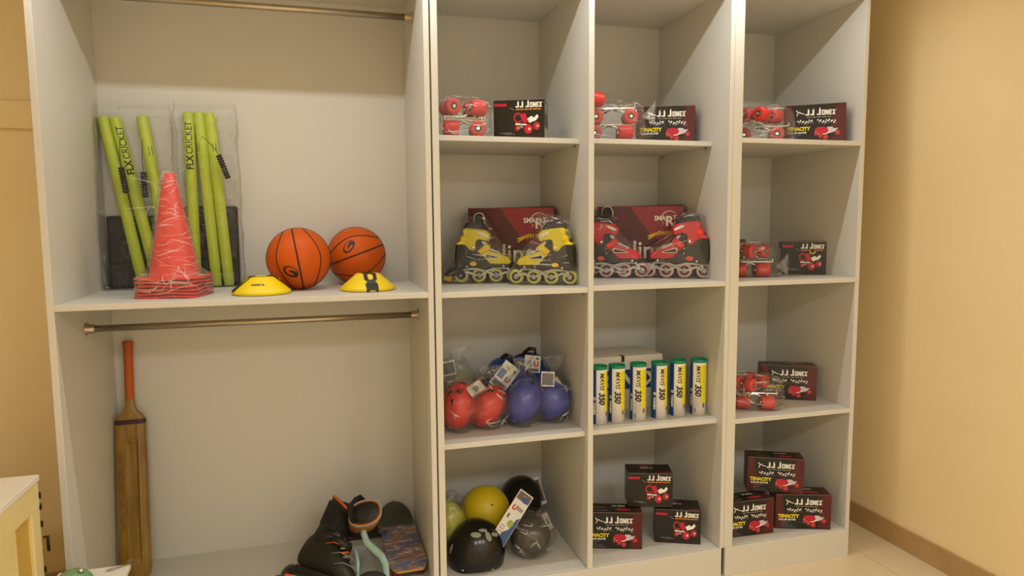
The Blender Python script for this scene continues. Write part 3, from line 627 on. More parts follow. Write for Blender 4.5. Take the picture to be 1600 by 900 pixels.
# quad skates in bags
def quad_skate(label, loc, rz, ends, flip=False, L=.085, xs=None, roll=0, group='bagged red-wheeled quad skates', toe=False):
    """plate with two pairs of wheels; ends give (x, 'disc' or 'tread')"""
    t = thing('quad_skate', label, 'roller skate', loc, 0, group, rot=(pi if flip else 0, roll, rz))
    WR = .031; zc = WR; pz = 2 * WR + .003
    m = M(); m.slab([(-L, -.012), (L, -.012), (L, .012), (-L, .012)], pz, pz + .003, CHR, RX(0) @ Matrix(((1, 0, 0, 0), (0, 0, 1, 0), (0, 1, 0, 0), (0, 0, 0, 1))))
    m.box(-L, -.022, pz - .001, L * .1, .022, pz + .002, CHR, .001); m.box(-L * .2, -.016, pz + .002, L, .016, pz + .005, CHR, .001)
    m.box(L - .004, -.026, pz, L, .026, pz + .016, CHR, .001); m.box(-L, -.026, pz, -L + .004, .026, pz + .016, CHR, .001)
    m.obj('foot_plate', t)
    for x, kind in ends:
        tr = M(); tr.tube([(x, 0, pz), (x + .004, 0, pz - .012), (x, 0, zc + .004)], [.010, .008, .007], CHR, 10)
        sg = -1 if x > 0 else 1
        for yy in (-.012, .012): tr.tube([(x, yy, zc), (x + sg * .02, yy, zc + .018), (x + sg * .045, yy, pz - .004), (x + sg * .065, yy, pz)], .0035, CHR, 8)
        if kind == 'disc': tr.tube([(x, -.052, zc), (x, .052, zc)], .0042, CHR, 8)
        else: tr.tube([(x - .028, -.04, zc), (x + .028, -.04, zc)], .004, CHR, 8); tr.tube([(x - .028, .04, zc), (x + .028, .04, zc)], .004, CHR, 8); tr.box(x - .006, -.04, zc - .004, x + .006, .04, zc + .004, CHR, .001)
        tk = tr.obj('truck', t)
        for s_ in (-1, 1):
            m = M(); w_ = .019 if kind == 'disc' else .030
            X = (T(x, s_ * .032, zc) @ RX(pi / 2)) if kind == 'disc' else (T(x, s_ * .034, zc) @ RY(pi / 2))
            prof = [(WR * .42, -w_), (WR * .80, -w_), (WR * .95, -w_ * .86), (WR, -w_ * .7), (WR, w_ * .7), (WR * .95, w_ * .86), (WR * .80, w_), (WR * .42, w_)]
            m.lathe(prof, REDW2 if kind == 'disc' else REDW, 32, X, cap=False)
            for q_ in (-1, 1):
                m.lathe([(WR * .42, q_ * w_), (WR * .40, q_ * w_ * .9), (WR * .2, q_ * w_ * .9), (0, q_ * w_ * .9)], WHEELH, 22, X, cap=False)
                m.lathe([(WR * .24, q_ * w_ * .92), (WR * .22, q_ * w_ * 1.12), (0, q_ * w_ * 1.15)], CHR, 8, X, cap=False, smooth=False)
            if kind == 'tread':
                for h_ in (-.6, 0, .6): m.disc(h_ * w_, 0, .0022, .0022, mat('dark_hole', '4a100c', .8), 0, T(x, s_ * .034 - WR * .94 - .0006, zc - WR * .4) @ FRONT, seg=8)
            m.obj('wheel', tk)
    if toe:
        m = M(); m.lathe([(.0, 0), (.022, 0), (.026, .012), (.020, .026), (.012, .028)], REDW, 20, T(L - .006, 0, pz - .03)); m.obj('toe_stop', t)
    return t
def skate_bag(label, loc, rz, rx, ry, h, seed, tuft=None, group='clear bags of quad skates'):
    o = film_bag('plastic_bag', label, [(.0012, 0, 0, rx * .96, ry), (h * .15, 0, 0, rx * 1.03, ry * 1.05), (h * .5, 0, 0, rx * 1.04, ry * 1.05), (h * .85, 0, 0, rx * .98, ry), (h, -.01, 0, rx * .72, ry * .7), (h * 1.06, -.01, 0, rx * .35, ry * .3)], loc, rz, .005, seed, FILM, group=group, sc=16)
    if tuft:
        # gathered neck of the bag fanned out sideways
        m = M(); rings = []
        for i in range(9):
            f = i / 8; r_ = .008 + .034 * f ** 1.3; ring = []
            for k in range(28):
                a = 2 * pi * k / 28; w_ = 1 + .35 * sin(a * 7 + i) * f; ring.append((tuft[0] + f * .052, tuft[1] + r_ * .45 * cos(a) * w_, tuft[2] + f * .012 + r_ * sin(a) * w_))
            rings.append(ring)
        m.loft(rings, FILMH, cap0=False, cap1=False); m.obj('bag_neck', o, 'gathered knot of the clear bag')
    return o
z1 = S1 - .004
quad_skate('red-wheeled quad skate lying wheels down in the bag next to the wardrobe', (-.478, .185, z1), R(-8), [(-.048, 'tread'), (.055, 'disc')])
quad_skate('red-wheeled quad skate lying wheels up in the bag next to the wardrobe', (-.478, .190, z1 + .146), R(8), [(-.052, 'disc'), (.050, 'tread')], flip=True)
skate_bag('clear bag of quad skates on the top shelf next to the small black box', (-.478, .187, z1), R(-5), .108, .07, .150, 11)
z1 = S1 + .003
quad_skate('lowest red-wheeled quad skate in the top-shelf bag cut off by the divider', (.165, .225, z1), R(-18), [(-.070, 'disc'), (.060, 'tread')], L=.10)
quad_skate('red-wheeled quad skate uppermost in the bag cut off by the divider on the top shelf', (.170, .232, z1 + .068), R(-18), [(-.066, 'disc'), (.080, 'disc')], L=.10)
quad_skate('red-wheeled quad skate turned sideways on top of the bag cut off by the divider', (.105, .245, z1 + .200), R(12), [(-.02, 'tread')], L=.048, flip=True)
skate_bag('clear bag of quad skates with a fanned knot on the top shelf', (.170, .228, z1), R(-18), .135, .075, .165, 12, tuft=(.128, -.03, .10))
z1 = S1 + .006
quad_skate('red-wheeled quad skate wheels down in the bag on the top shelf near the yellow wall', (.862, .150, z1), R(-30), [(-.085, 'disc'), (.052, 'disc')], L=.105)
quad_skate('red-wheeled quad skate wheels up in the bag on the top shelf near the yellow wall', (.858, .158, z1 + .146), R(24), [(-.058, 'tread'), (.050, 'tread')], flip=True, L=.095)
skate_bag('clear bag of quad skates on the top shelf nearest the yellow wall', (.862, .152, z1), R(-28), .125, .075, .150, 13)
z1 = S2 + .001
quad_skate('red-wheeled quad skate, wheels down, bagged on the second tier', (.862, .22, z1), R(-24), [(-.052, 'tread'), (.048, 'tread')], L=.095)
quad_skate('red-wheeled quad skate, wheels up, bagged on the second tier', (.862, .225, z1 + .146), R(22), [(-.045, 'disc'), (.055, 'disc')], flip=True, L=.095)
skate_bag('clear bag of quad skates beside the small black box on the second tier', (.872, .222, z1), R(-24), .125, .075, .150, 14, tuft=(.10, -.03, .045))
z1 = S3 + .001
quad_skate('red-wheeled quad skate, lower one in the crumpled bag on the third tier', (.85, .145, z1), R(-25), [(-.058, 'tread'), (.052, 'tread')], L=.095)
quad_skate('red-wheeled quad skate, upper one in the crumpled bag on the third tier', (.84, .155, z1 + .148), R(26), [(-.065, 'disc'), (.045, 'disc')], flip=True, L=.095)
skate_bag('crumpled clear bag of quad skates beside the striped box on the third tier', (.852, .150, z1), R(-25), .122, .078, .150, 15)

# ------------------------------------------------------------------ shuttlecock tubes
GRN = mat('green_cap_plastic', '0d8a62', .35); BLU = mat('royal_blue_print', '10409c', .35); GRN2 = mat('deep_green_print', '0b5b45', .35)
TUBEW = mat('white_tube_card', 'ece8e0', .28); INK = mat('black_ink', '14120f', .4); SHY = mat('shuttle_yellow_print', 'dfd21e', .35); SHY2 = mat('shuttle_olive_print', 'b9ab18', .35)
CORK = mat('cork_print', '7a6450', .5)
RT, HT = .0345, .246
def shuttle_tube(label, loc, rz, extra=False):
    t = thing('shuttlecock_tube', label, 'tube', loc, rz, 'upright shuttlecock tubes')
    m = M(); m.lathe([(0, .001), (RT, .001), (RT, HT - .006)], TUBEW, 48, cap=False)
    def cyl(a, v, n): th = a / RT - pi / 2; return ((RT + n) * cos(th), (RT + n) * sin(th), v)      # a = arc length, 0 faces -y
    def band(a0, a1, z0, z1, mt, n=.0003, fn=None):
        vs = []; fs = []; N = 14; Q = 24 if fn else 1
        for i in range(N + 1):
            for j in range(Q + 1):
                zz = z0 + (z1 - z0) * j / Q; b0 = fn(zz) if fn else a0; vs.append(cyl(b0 + (a1 - b0) * i / N, zz, n))
        for i in range(N):
            for j in range(Q): fs.append((i * (Q + 1) + j, (i + 1) * (Q + 1) + j, (i + 1) * (Q + 1) + j + 1, i * (Q + 1) + j + 1))
        m.add(vs, fs, mt, True)
    band(-.050, -.036, .003, HT - .010, GRN2); band(-.036, -.0195, .003, HT - .010, BLU)
    # yellow feathered shuttle picture on the right, scalloped edge, narrowing to a cork
    def edge(zz):
        f = (zz - .055) / (HT - .075); s_ = .020 - .012 * min(1, max(0, f * 1.3)); return s_ - .0028 * abs(sin(zz * 95))
    band(0, .050, .055, HT - .022, SHY, .0003, edge)
    for zz in (.090, .12, .150, .185): band(.012, .048, zz, zz + .0012, SHY2, .0005)
    band(.026, .036, .035, .055, CORK, .0005)
    kw = dict(n=.0006, mapf=cyl, cut=.004)
    m.text('MAVIS', .026, INK, -.0030, HT - .024, rot=-pi / 2, sx=1.0, shear=.22, bold=.0004, space=1.02, **kw)
    m.text('350', .035, INK, -.0060, HT - .108, rot=-pi / 2, sx=.95, shear=.22, bold=.0016, **kw)
    m.text('YONEX', .0150, WHT, -.0330, .095, rot=-pi / 2, sx=1.05, bold=.0007, **kw)
    for a, b in ((-.0335, .105), (-.0270, .105), (-.0335, .112), (-.0270, .112)): m.add([cyl(a + u, b + v, .0007) for u, v in ((0, 0), (.005, 0), (.006, .005), (.001, .005))], [(0, 1, 2, 3)], WHT)
    if extra:
        for i in range(7): band(-.012 + i * .0045, -.0105 + i * .0045, .035, .085, mat('pale_grey_ink', 'b5b0a8', .5), .0005)
        band(-.013, -.003, .012, .032, GREYI, .0005)
    m.obj('tube_body', t)
    M().lathe([(RT - .002, HT - .012), (RT + .0012, HT - .012), (RT + .0014, HT), (RT + .0004, HT + .001), (RT - .0015, HT), (RT - .003, HT - .007), (0, HT - .008)], GRN, 48, cap=False).obj('cap', t, 'green recessed cap')
    return t
tubes = [('half hidden behind the divider', .080, .132, -10, 0), ('second from the divider', .161, .131, -26, 0), ('third from the divider, showing small print', .262, .133, -34, 1), ('fourth from the divider', .361, .132, -14, 0), ('second from the right end', .456, .143, -22, 0), ('at the right end of the row', .553, .133, -40, 1)]
for d, x, y, a, e in tubes: shuttle_tube('white, blue and yellow shuttlecock tube with green cap, ' + d, (x, y, S3 - .001), R(a), bool(e))
# white carton behind the tubes
t = thing('white_carton', 'white cardboard carton with a blue band behind the shuttlecock tubes', 'box', (.262, .40, S3 - .001), 0)
WC = mat('white_carton_card', 'd9d4c6', .55)
m = M().box(-.20, -.11, 0, .20, .11, .245, WC, .003, 3); F = T(-.20, -.11, 0) @ FRONT
m.rect(.002, .093, .398, .182, BLU, .0004, F); m.text('YONEX', .088, WHT, .045, .106, .0008, F, sx=1.1, bold=.003, shear=.2)
m.rect(.0, .028, .40, .0288, GREYI, .0005, F); m.rect(.255, .038, .275, .06, BLU, .0006, F); m.rect(.258, .040, .266, .052, GRN, .0008, F); m.rect(.02, .192, .18, .1935, GREYI, .0005, F)
m.obj('carton', t)
M().box(-.006, -.112, .218, .008, -.1095, .2455, BLACK, .0008).box(-.006, -.112, .2445, .008, -.085, .2465, BLACK, .0008).obj('carry_strap', t, 'short black strap over the front edge')

# ------------------------------------------------------------------ basketballs
bm_ = bpy.data.materials.new('orange_ball_rubber'); bm_.use_nodes = True; nt = bm_.node_tree; pb = nt.nodes['Principled BSDF']; pb.inputs['Base Color'].default_value = lin('c9570c'); pb.inputs['Roughness'].default_value = .5; pb.inputs['Specular IOR Level'].default_value = .25
tc = nt.nodes.new('ShaderNodeTexCoord'); vo = nt.nodes.new('ShaderNodeTexVoronoi'); vo.inputs['Scale'].default_value = 420; bp = nt.nodes.new('ShaderNodeBump'); bp.inputs['Strength'].default_value = .35; bp.inputs['Distance'].default_value = .0008
nt.links.new(tc.outputs['Object'], vo.inputs['Vector']); nt.links.new(vo.outputs['Distance'], bp.inputs['Height']); nt.links.new(bp.outputs['Normal'], pb.inputs['Normal'])
SEAM = mat('black_ball_seam', '1c130c', .55); FAINT = mat('worn_ball_print', 'a04a1a', .55)
def basketball(label, loc, r, view, up_roll, logo_uv, logo_rot, faint_rot):
    t = thing('basketball', label, 'basketball', (loc[0], loc[1], loc[2] - r), 0, 'basketballs')
    n = (Vector(view) - Vector(loc)).normalized(); h0 = Vector((0, 0, 1)).cross(n).normalized(); v0 = n.cross(h0)
    h = h0 * cos(up_roll) + v0 * sin(up_roll); v = -h0 * sin(up_roll) + v0 * cos(up_roll)
    X = T(0, 0, r)
    M().ell((0, 0, 0), (r, r, r), bm_, 64, 40, X).obj('ball', t)
    def on(d, k=1.0): d = (h * d[0] + v * d[1] + n * d[2]).normalized(); return d * r * k
    m = M(); N = 96
    m.tube([on((-.03, sin(a), cos(a))) for a in [2 * pi * i / N for i in range(N)]], .0028, SEAM, 8, X, closed=True)
    m.tube([on((cos(a), sin(a), -.03)) for a in [2 * pi * i / N for i in range(N)]], .0022, SEAM, 8, X, closed=True)
    for s_ in (-1, 1):
        P_ = []
        for i in range(N):
            a = 2 * pi * i / N; aa = R(48) + R(25) * sin(a) ** 2; P_.append(on((s_ * cos(aa), sin(aa) * sin(a), sin(aa) * cos(a))))
        m.tube(P_, .0022, SEAM, 8, X, closed=True)
    m.obj('seam', t)
    m = M()
    def mp_(x, y, nn): x, y = x * cos(logo_rot) - y * sin(logo_rot) + logo_uv[0], x * sin(logo_rot) + y * cos(logo_rot) + logo_uv[1]; z = sqrt(max(0, 1 - x * x - y * y)); return on((x, y, z), 1 + nn)
    m.arc(0, 0, .26, .15, .12, .38, .5, 2 * pi - .15, SEAM, .004, X, mapf=mp_)
    vs = [(-.10, -.01), (-.02, .045), (.06, .055), (.15, .08), (.235, .02), (.22, -.05), (.14, -.07), (.12, -.03), (.02, -.02)]
    m.add([mp_(.05, 0, .004)] + [mp_(a, b, .004) for a, b in vs], [(0, i + 1, (i + 1) % len(vs) + 1) for i in range(len(vs))], SEAM, False, X)
    m.obj('emblem', t, 'black oval emblem')
    m = M()      # faint worn moulded print
    def mq(x, y, nn): x, y = x * cos(faint_rot) - y * sin(faint_rot), x * sin(faint_rot) + y * cos(faint_rot); z = sqrt(max(0, 1 - x * x - y * y)); return on((x, y, z), 1 + nn)
    rnd = random.Random(4)
    for i in range(12): 
        a = -.30 + i * .045; b = -.36 - .04 * sin(i); l_ = .05 + .03 * rnd.random(); m.add([mq(a, b, .002), mq(a + .012, b, .002), mq(a + .016, b + l_, .002), mq(a + .004, b + l_, .002)], [(0, 1, 2, 3)], FAINT, False, X)
    for b in (-.42, -.45): 
        for i in range(8): a = -.2 + i * .06; m.add([mq(a, b, .002), mq(a + .05, b, .002), mq(a + .05, b + .008, .002), mq(a, b + .008, .002)], [(0, 1, 2, 3)], FAINT, False, X)
    m.obj('worn_print', t, 'faint worn moulded print')
    return t
CAMP = (-1.0243, -2.4709, 1.55)
basketball('orange basketball in front, nearly upright seams, left of the pair', (-1.117, .300, SL + .1195), .1195, CAMP, R(9), (-.30, -.36), R(-38), R(90))
basketball('orange basketball farther back, tilted seams, right of the pair', (-.888, .468, SL + .1195), .1195, CAMP, R(-70), (-.38, -.12), R(122), R(180 - 0))

# ------------------------------------------------------------------ yellow disc cones
DISC = mat('yellow_soft_plastic', 'f0d313', .42)
def disc_stack(label, loc, rz, strap_front, txt=False):
    t = thing('disc_cone_stack', label, 'marker cones', loc, rz, 'stacks of yellow disc cones')
    prof = [(.100, .002), (.104, .006), (.102, .013), (.094, .020), (.046, .062), (.042, .064), (.028, .064), (.027, .061), (.040, .060)]
    M().lathe(prof, DISC, 56, cap=False).obj('disc_cone', t)
    for k, z in enumerate((.0,)): M().lathe([(.0985, .0012), (.102, .003), (.102, .006), (.0985, .008)], DISC, 56, cap=False).obj('disc_cone', t)
    m = M()
    def strip(prof_, w0, mt, off, sgn):
        vs = []; fs = []
        for i, (r_, z_, ww) in enumerate(prof_):
            for s_ in (-1, 1): vs.append((s_ * ww, -sgn * sqrt(max(0, (r_ + off) ** 2 - ww ** 2)), z_ + off * .6))
        for i in range(len(prof_) - 1): fs.append((2 * i, 2 * i + 1, 2 * i + 3, 2 * i + 2))
        m.add(vs, fs, mt)
    W = .0235
    strip([(.030, .066, W), (.046, .064, W), (.068, .0435, W), (.070, .042, W * .72), (.078, .034, W * .72), (.082, .031, W * .95), (.094, .021, W * .98), (.103, .013, W * .95), (.1045, .006, W * .95), (.101, .001, W * .95)], W, BLACK, .0016, 1)
    strip([(.030, .066, W), (.046, .064, W), (.094, .021, W), (.103, .013, W), (.101, .001, W)], W, BLACK, .0016, -1)
    sp = m.obj('strap', t, 'black fastening strap')
    M().box(-.010, -.0655, .0515, .010, -.0635, .0535, WHT, xf=None).obj('strap_mark', sp, 'tiny white mark')
    if txt:
        m = M()
        def cone(x, y, n):
            z_ = .036 + y * .70; rr = .094 - (z_ - .020) * (.048 / .042) + .0012; a = x / .075 - pi / 2 + strap_front; return (rr * cos(a), rr * sin(a), z_)
        m.text('KIPSTA', .012, INK, 0, 0, 0, sx=1.25, bold=.0004, align='CENTER', mapf=cone, cut=.006); m.obj('lettering', t, 'small black lettering')
    return t
disc_stack('stack of yellow disc cones beside the cricket bags, small lettering in front', (-1.247, .168, SL), R(104), R(-104 - 5), True)
disc_stack('stack of yellow disc cones with a black strap down its front, before the tilted ball', (-.862, .178, SL), R(6), 0)

# ------------------------------------------------------------------ nested orange cones
ORC = mat('orange_cone_plastic', 'ea3318', .4)
for k in range(6):
    z0 = SL + .001 + k * .0125; top = k == 5
    t = thing('traffic_cone', ('orange training cone on top of the wrapped nested stack' if top else 'orange training cone number %s up from the shelf in the nested stack' % ('one', 'two', 'three', 'four', 'five')[k]), 'cone', (-1.545 + .001 * (k % 2), .205, z0), R(-10 + (k * 37 % 5 - 2) * .9), 'nested orange training cones')
    m = M(); hh = .372; pr_ = [(.086, .006), (.083, .012), (.019, hh), (.0165, hh + .003), (.014, hh)]
    m.lathe(pr_, ORC, 44, cap=False); m.obj('cone_body', t)
    b = M(); rr = []
    def sq(a_, z_, n_=40):
        o = []
        for i in range(n_):
            th = 2 * pi * i / n_; ca, sa = cos(th), sin(th); p_ = 9; rad = a_ / (abs(ca) ** p_ + abs(sa) ** p_) ** (1 / p_); dz = .0025 * sin(th * 4 + k) ; o.append((rad * ca, rad * sa, z_ + dz))
        return o
    def circ(r_, z_, n_=40): return [(r_ * cos(2 * pi * i / n_), r_ * sin(2 * pi * i / n_), z_) for i in range(n_)]
    b.loft([circ(.082, .001), sq(.100, .0), sq(.106, .0005), sq(.107, .004), sq(.104, .0065), circ(.0855, .0085)], ORC, cap0=False, cap1=False); b.obj('cone_base', t)
# stretch wrap round the stack
m = M(); rings = []
for i in range(46):
    f = i / 45; z = .002 + f * .445; 
    ring = []
    for k in range(64):
        th = 2 * pi * k / 64; ca, sa = cos(th), sin(th)
        rsq = .1085 / (abs(ca) ** 7 + abs(sa) ** 7) ** (1 / 7); rc = .0885 - (z - .075) * .176 + .004
        if z < .072: r_ = rsq
        elif z < .10: q_ = (z - .072) / .028; r_ = rsq * (1 - q_) + rc * q_
        else: r_ = max(rc, .018)
        p = Vector((ca, sa, z * 6)); r_ += .0016 * noise.noise(p * 3) + .0010 * noise.noise(p * 9); ring.append((r_ * ca, r_ * sa, z))
    rings.append(ring)
m.loft(rings, FILMW, cap0=False, cap1=False); fold_glints(m, rings, 150, 5, .0009, True); fold_glints(m, rings, 60, 6, .0010)
o = m.obj('stretch_wrap'); o.location = (-1.5445, .205, SL); o.rotation_euler = (0, 0, R(-10)); tag(o, 'clear stretch wrap wound around the orange cone stack', 'plastic wrap')

# ------------------------------------------------------------------ cricket stump sets
LIME = mat('lime_stump_plastic', 'bccc38', .42); LIMED = mat('lime_stump_tip', 'aebe48', .5)
RUB = mat('black_base_rubber', '26251d', .6, bump=(70, .2, .001))
def rod(parent, a, b, r, mt, name, prof=None, label=None):
    a, b = Vector(a), Vector(b); d = b - a; l = d.length; q = Vector((0, 0, 1)).rotation_difference(d.normalized()).to_matrix().to_4x4()
    m = M(); m.lathe(prof(l) if prof else [(r, 0), (r, l)], mt, 28, T(*a) @ q)
    return m, T(*a) @ q, l
def stump(label, bot, top, txt=None, tagm=False, group='lime cricket stumps'):
    bot, top = Vector(bot), Vector(top); d = (top - bot); l = d.length
    t = thing('cricket_stump', label, 'cricket stump', bot, 0, group)
    q = Vector((0, 0, 1)).rotation_difference(d.normalized()); t.rotation_mode = 'QUATERNION'; t.rotation_quaternion = q
    r = .0215
    m = M().lathe([(.0150, .0), (.0185, .004), (r, .10), (r, l - .006), (r * .94, l - .001), (r * .7, l), (0, l - .002)], LIME, 30)
    def cyl(a, v, n): th = a / r - pi / 2 + (txt[1] if txt else 0); return ((r + n) * cos(th), (r + n) * sin(th), v)
    if txt:
        m.text('FLX', .037, INK, .013, l - .232, mapf=cyl, rot=pi / 2, n=.0006, bold=.0012, cut=.004, sx=.92)
        m.text('CRICKET', .037, INK, .013, l - .232 + .062, mapf=cyl, rot=pi / 2, n=.0006, cut=.004, sx=.88)
    if tagm:
        m.add([cyl(a, b, .0006) for a, b in ((tagm - .008, l - .16), (tagm + .006, l - .16), (tagm + .006, l - .125), (tagm - .008, l - .125))], [(0, 1, 2, 3)], INK)
    m.obj('shaft', t)
    M().lathe([(.0188, .002), (.0222, .045), (.0222, .052), (.0215, .054)], LIMED, 30, cap=False).obj('foot_sleeve', t)
    return t
stump('lime cricket stump leaning at the far left, nearest the side panel', (-1.722, .535, SL + .003), (-1.841, .572, 1.975))
stump('lime lettered cricket stump leaning second from the side panel', (-1.664, .535, SL + .003), (-1.799, .572, 1.974), txt=(None, .45))
stump('lime cricket stump partly hidden by the orange cones', (-1.615, .535, SL + .003), (-1.701, .572, 1.982), tagm=.013)
stump('lime cricket stump with upright black lettering, right of the orange cones', (-1.529, .540, SL + .002), (-1.532, .575, 2.003), txt=(None, 0))
stump('lime cricket stump in the middle of the right-hand set', (-1.451, .540, SL + .002), (-1.492, .575, 2.004), tagm=-.016)
stump('lime cricket stump at the right of the right-hand set', (-1.404, .540, SL + .002), (-1.453, .575, 2.003), tagm=.008)
def stump_base(label, x0, x1, h):
    t = thing('stump_base', label, 'rubber base', ((x0 + x1) / 2, .575, SL + .001), 0, 'black rubber stump bases', rot=(R(-2.5), 0, 0)); w_ = (x1 - x0) / 2
    m = M().box(-w_, -.012, 0, w_, .012, h, RUB, .010, 4)
    for i in range(3):
        for j in range(3):
            xx = -w_ + .012 + i * (2 * w_ - .018) / 3; zz = .012 + j * (h - .018) / 3; m.box(xx, -.0145, zz, xx + (2 * w_ - .018) / 3 - .008, -.011, zz + (h - .018) / 3 - .008, RUB, .002)
    m.obj('base_plate', t); M().lathe([(.016, 0), (.016, .004), (.010, .0045)], BLACK, 20, T(0, -.0145, h * .5) @ RX(pi / 2)).obj('socket', t)
stump_base('black rubber stump base standing against the back, left of the orange cones', -1.856, -1.640, .292)
stump_base('black rubber stump base standing against the back, right of the orange cones', -1.590, -1.364, .330)
def spring(label, pts, a, b, n=9):
    t = thing('spring_cord', label, 'spring', b, 0, 'black springs on cords'); B = Vector(b)
    M().tube([Vector(p) - B for p in pts], .0012, BLACK, 6).obj('cord', t)
    A = Vector(a) - B; d = -A; l = d.length; q = Vector((0, 0, 1)).rotation_difference(d.normalized()).to_matrix().to_4x4(); prof = [(.005, 0)]
    for i in range(n): f = i / n; prof += [(.0085, l * f), (.0125, l * (f + .3 / n)), (.0125, l * (f + .5 / n)), (.0085, l * (f + .8 / n))]
    prof += [(.0075, l), (.0, l)]
    M().lathe(prof, RUB, 16, T(*A) @ q).obj('spring_body', t)
spring('black spring dangling over the two left stumps', [(-1.766, .50, 1.885), (-1.772, .50, 1.83), (-1.770, .50, 1.775)], (-1.770, .50, 1.775), (-1.757, .50, 1.675))
spring('black spring dangling beside the stump behind the cones', [(-1.688, .50, 1.885), (-1.694, .50, 1.82), (-1.693, .50, 1.757)], (-1.693, .50, 1.757), (-1.690, .50, 1.658))
spring('black spring on a slanting cord at the right-hand stumps', [(-1.475, .50, 1.900), (-1.460, .50, 1.888), (-1.43, .50, 1.855), (-1.416, .50, 1.828)], (-1.416, .50, 1.828), (-1.384, .50, 1.735))
def sheet_bag(label, x0, x1, h, y0, y1, loc, rz, seed, grp='long clear bags around the stump sets'):
    w_ = (x1 - x0) / 2; cy = (y0 + y1) / 2; d = (y1 - y0) / 2
    return film_bag('plastic_bag', label, [(.001, 0, 0, w_, d), (.04, 0, 0, w_ + .004, d), (h * .4, 0, .0, w_, d), (h * .8, 0, .004, w_ * .98, d * .9), (h * .96, 0, .008, w_ * .97, d * .55), (h, 0, .01, w_ * .95, d * .2)], ((x0 + x1) / 2, cy, SL), 0, .006, seed, FILMC, group=grp, sc=9, exp=6, per=6, fold_glints_n=110, wid=.0010)
sheet_bag('long clear bag around the left set of lime stumps', -1.858, -1.590, .735, .475, .590, 0, 0, 21)
sheet_bag('long clear bag around the right set of lime stumps', -1.588, -1.345, .745, .475, .590, 0, 0, 22)

# ------------------------------------------------------------------ cricket bat
wm = bpy.data.materials.new('worn_willow'); wm.use_nodes = True; nt = wm.node_tree; pb = nt.nodes['Principled BSDF']; pb.inputs['Roughness'].default_value = .42
tc = nt.nodes.new('ShaderNodeTexCoord'); mp = nt.nodes.new('ShaderNodeMapping'); mp.inputs['Scale'].default_value = (14, 14, 1.2); nz = nt.nodes.new('ShaderNodeTexNoise'); nz.inputs['Scale'].default_value = 4; nz.inputs['Detail'].default_value = 6
cr_ = nt.nodes.new('ShaderNodeValToRGB'); cr_.color_ramp.elements[0].position = .3; cr_.color_ramp.elements[0].color = lin('73541c'); cr_.color_ramp.elements[1].position = .7; cr_.color_ramp.elements[1].color = lin('9c7a33')
nt.links.new(tc.outputs['Object'], mp.inputs['Vector']); nt.links.new(mp.outputs['Vector'], nz.inputs['Vector']); nt.links.new(nz.outputs['Fac'], cr_.inputs['Fac']); nt.links.new(cr_.outputs['Color'], pb.inputs['Base Color'])
t = thing('cricket_bat', 'worn wooden cricket bat with orange grip standing in the wardrobe corner', 'cricket bat', (-1.796, .445, ZB + .002), 0, rot=(R(-8.2), R(-.6), 0))
m = M(); rings = []
HB = .655
def bsec(z, w_, d_):
    o = []
    for x, y in ((-1, -.2), (-.92, -.6), (-.55, -.75), (-.40, -.42), (0, -.36), (.40, -.42), (.55, -.75), (.92, -.6), (1, -.2), (1, .35), (.6, .5), (0, .55), (-.6, .5), (-1, .35)): o.append((x * w_, y * d_, z))
    return o
def bsec2(z, w_, d_):
    return [(x * w_, (y if y > -.3 or abs(x) > .6 else -.72) * d_, z) for x, y in ((-1, -.2), (-.92, -.6), (-.55, -.72), (-.40, -.72), (0, -.75), (.40, -.72), (.55, -.72), (.92, -.6), (1, -.2), (1, .35), (.6, .5), (0, .55), (-.6, .5), (-1, .35))]
rings = [bsec2(.0, .040, .020), bsec2(.012, .055, .028), bsec2(.06, .0585, .036), bsec(.085, .0585, .038), bsec(.30, .0580, .036), bsec(.54, .0560, .032), bsec2(.57, .0555, .030), bsec2(HB - .018, .0550, .026), bsec2(HB, .046, .024), bsec2(HB + .02, .026, .022), bsec2(HB + .04, .0175, .020), bsec2(HB + .075, .0165, .019)]
m.loft(rings, wm, smooth=False); m.obj('blade', t)
M().lathe([(.0165, 0), (.0172, .002), (.0168, .15), (.0178, .22), (.0195, .226), (.0195, .236), (.016, .239), (0, .239)], mat('orange_rubber_grip', 'b4560e', .6, bump=(150, .3, .001)), 26, T(0, 0, HB + .062)).obj('grip', t)
m = M(); m.loft([[(x * 1.012, y * 1.03, z) for x, y, z in bsec2(HB - .035, .0552, .027)], [(x * 1.012, y * 1.03, z) for x, y, z in bsec2(HB - .016, .0550, .0265)]], mat('dark_maroon_tape', '3b1014', .5), smooth=False); m.obj('shoulder_tape', t)
m = M(); FB = T(0, -.0235, 0) @ FRONT
for i in range(26): m.rect(-.038 + .004 * sin(i * 1.3), .20 + i * .0125, -.030 + .006 * (i % 3) * .5, .206 + i * .0125, mat('worn_brown_print', '6b4a1c', .6), .0040, FB)
m.obj('worn_lettering', t, 'faint worn vertical print')

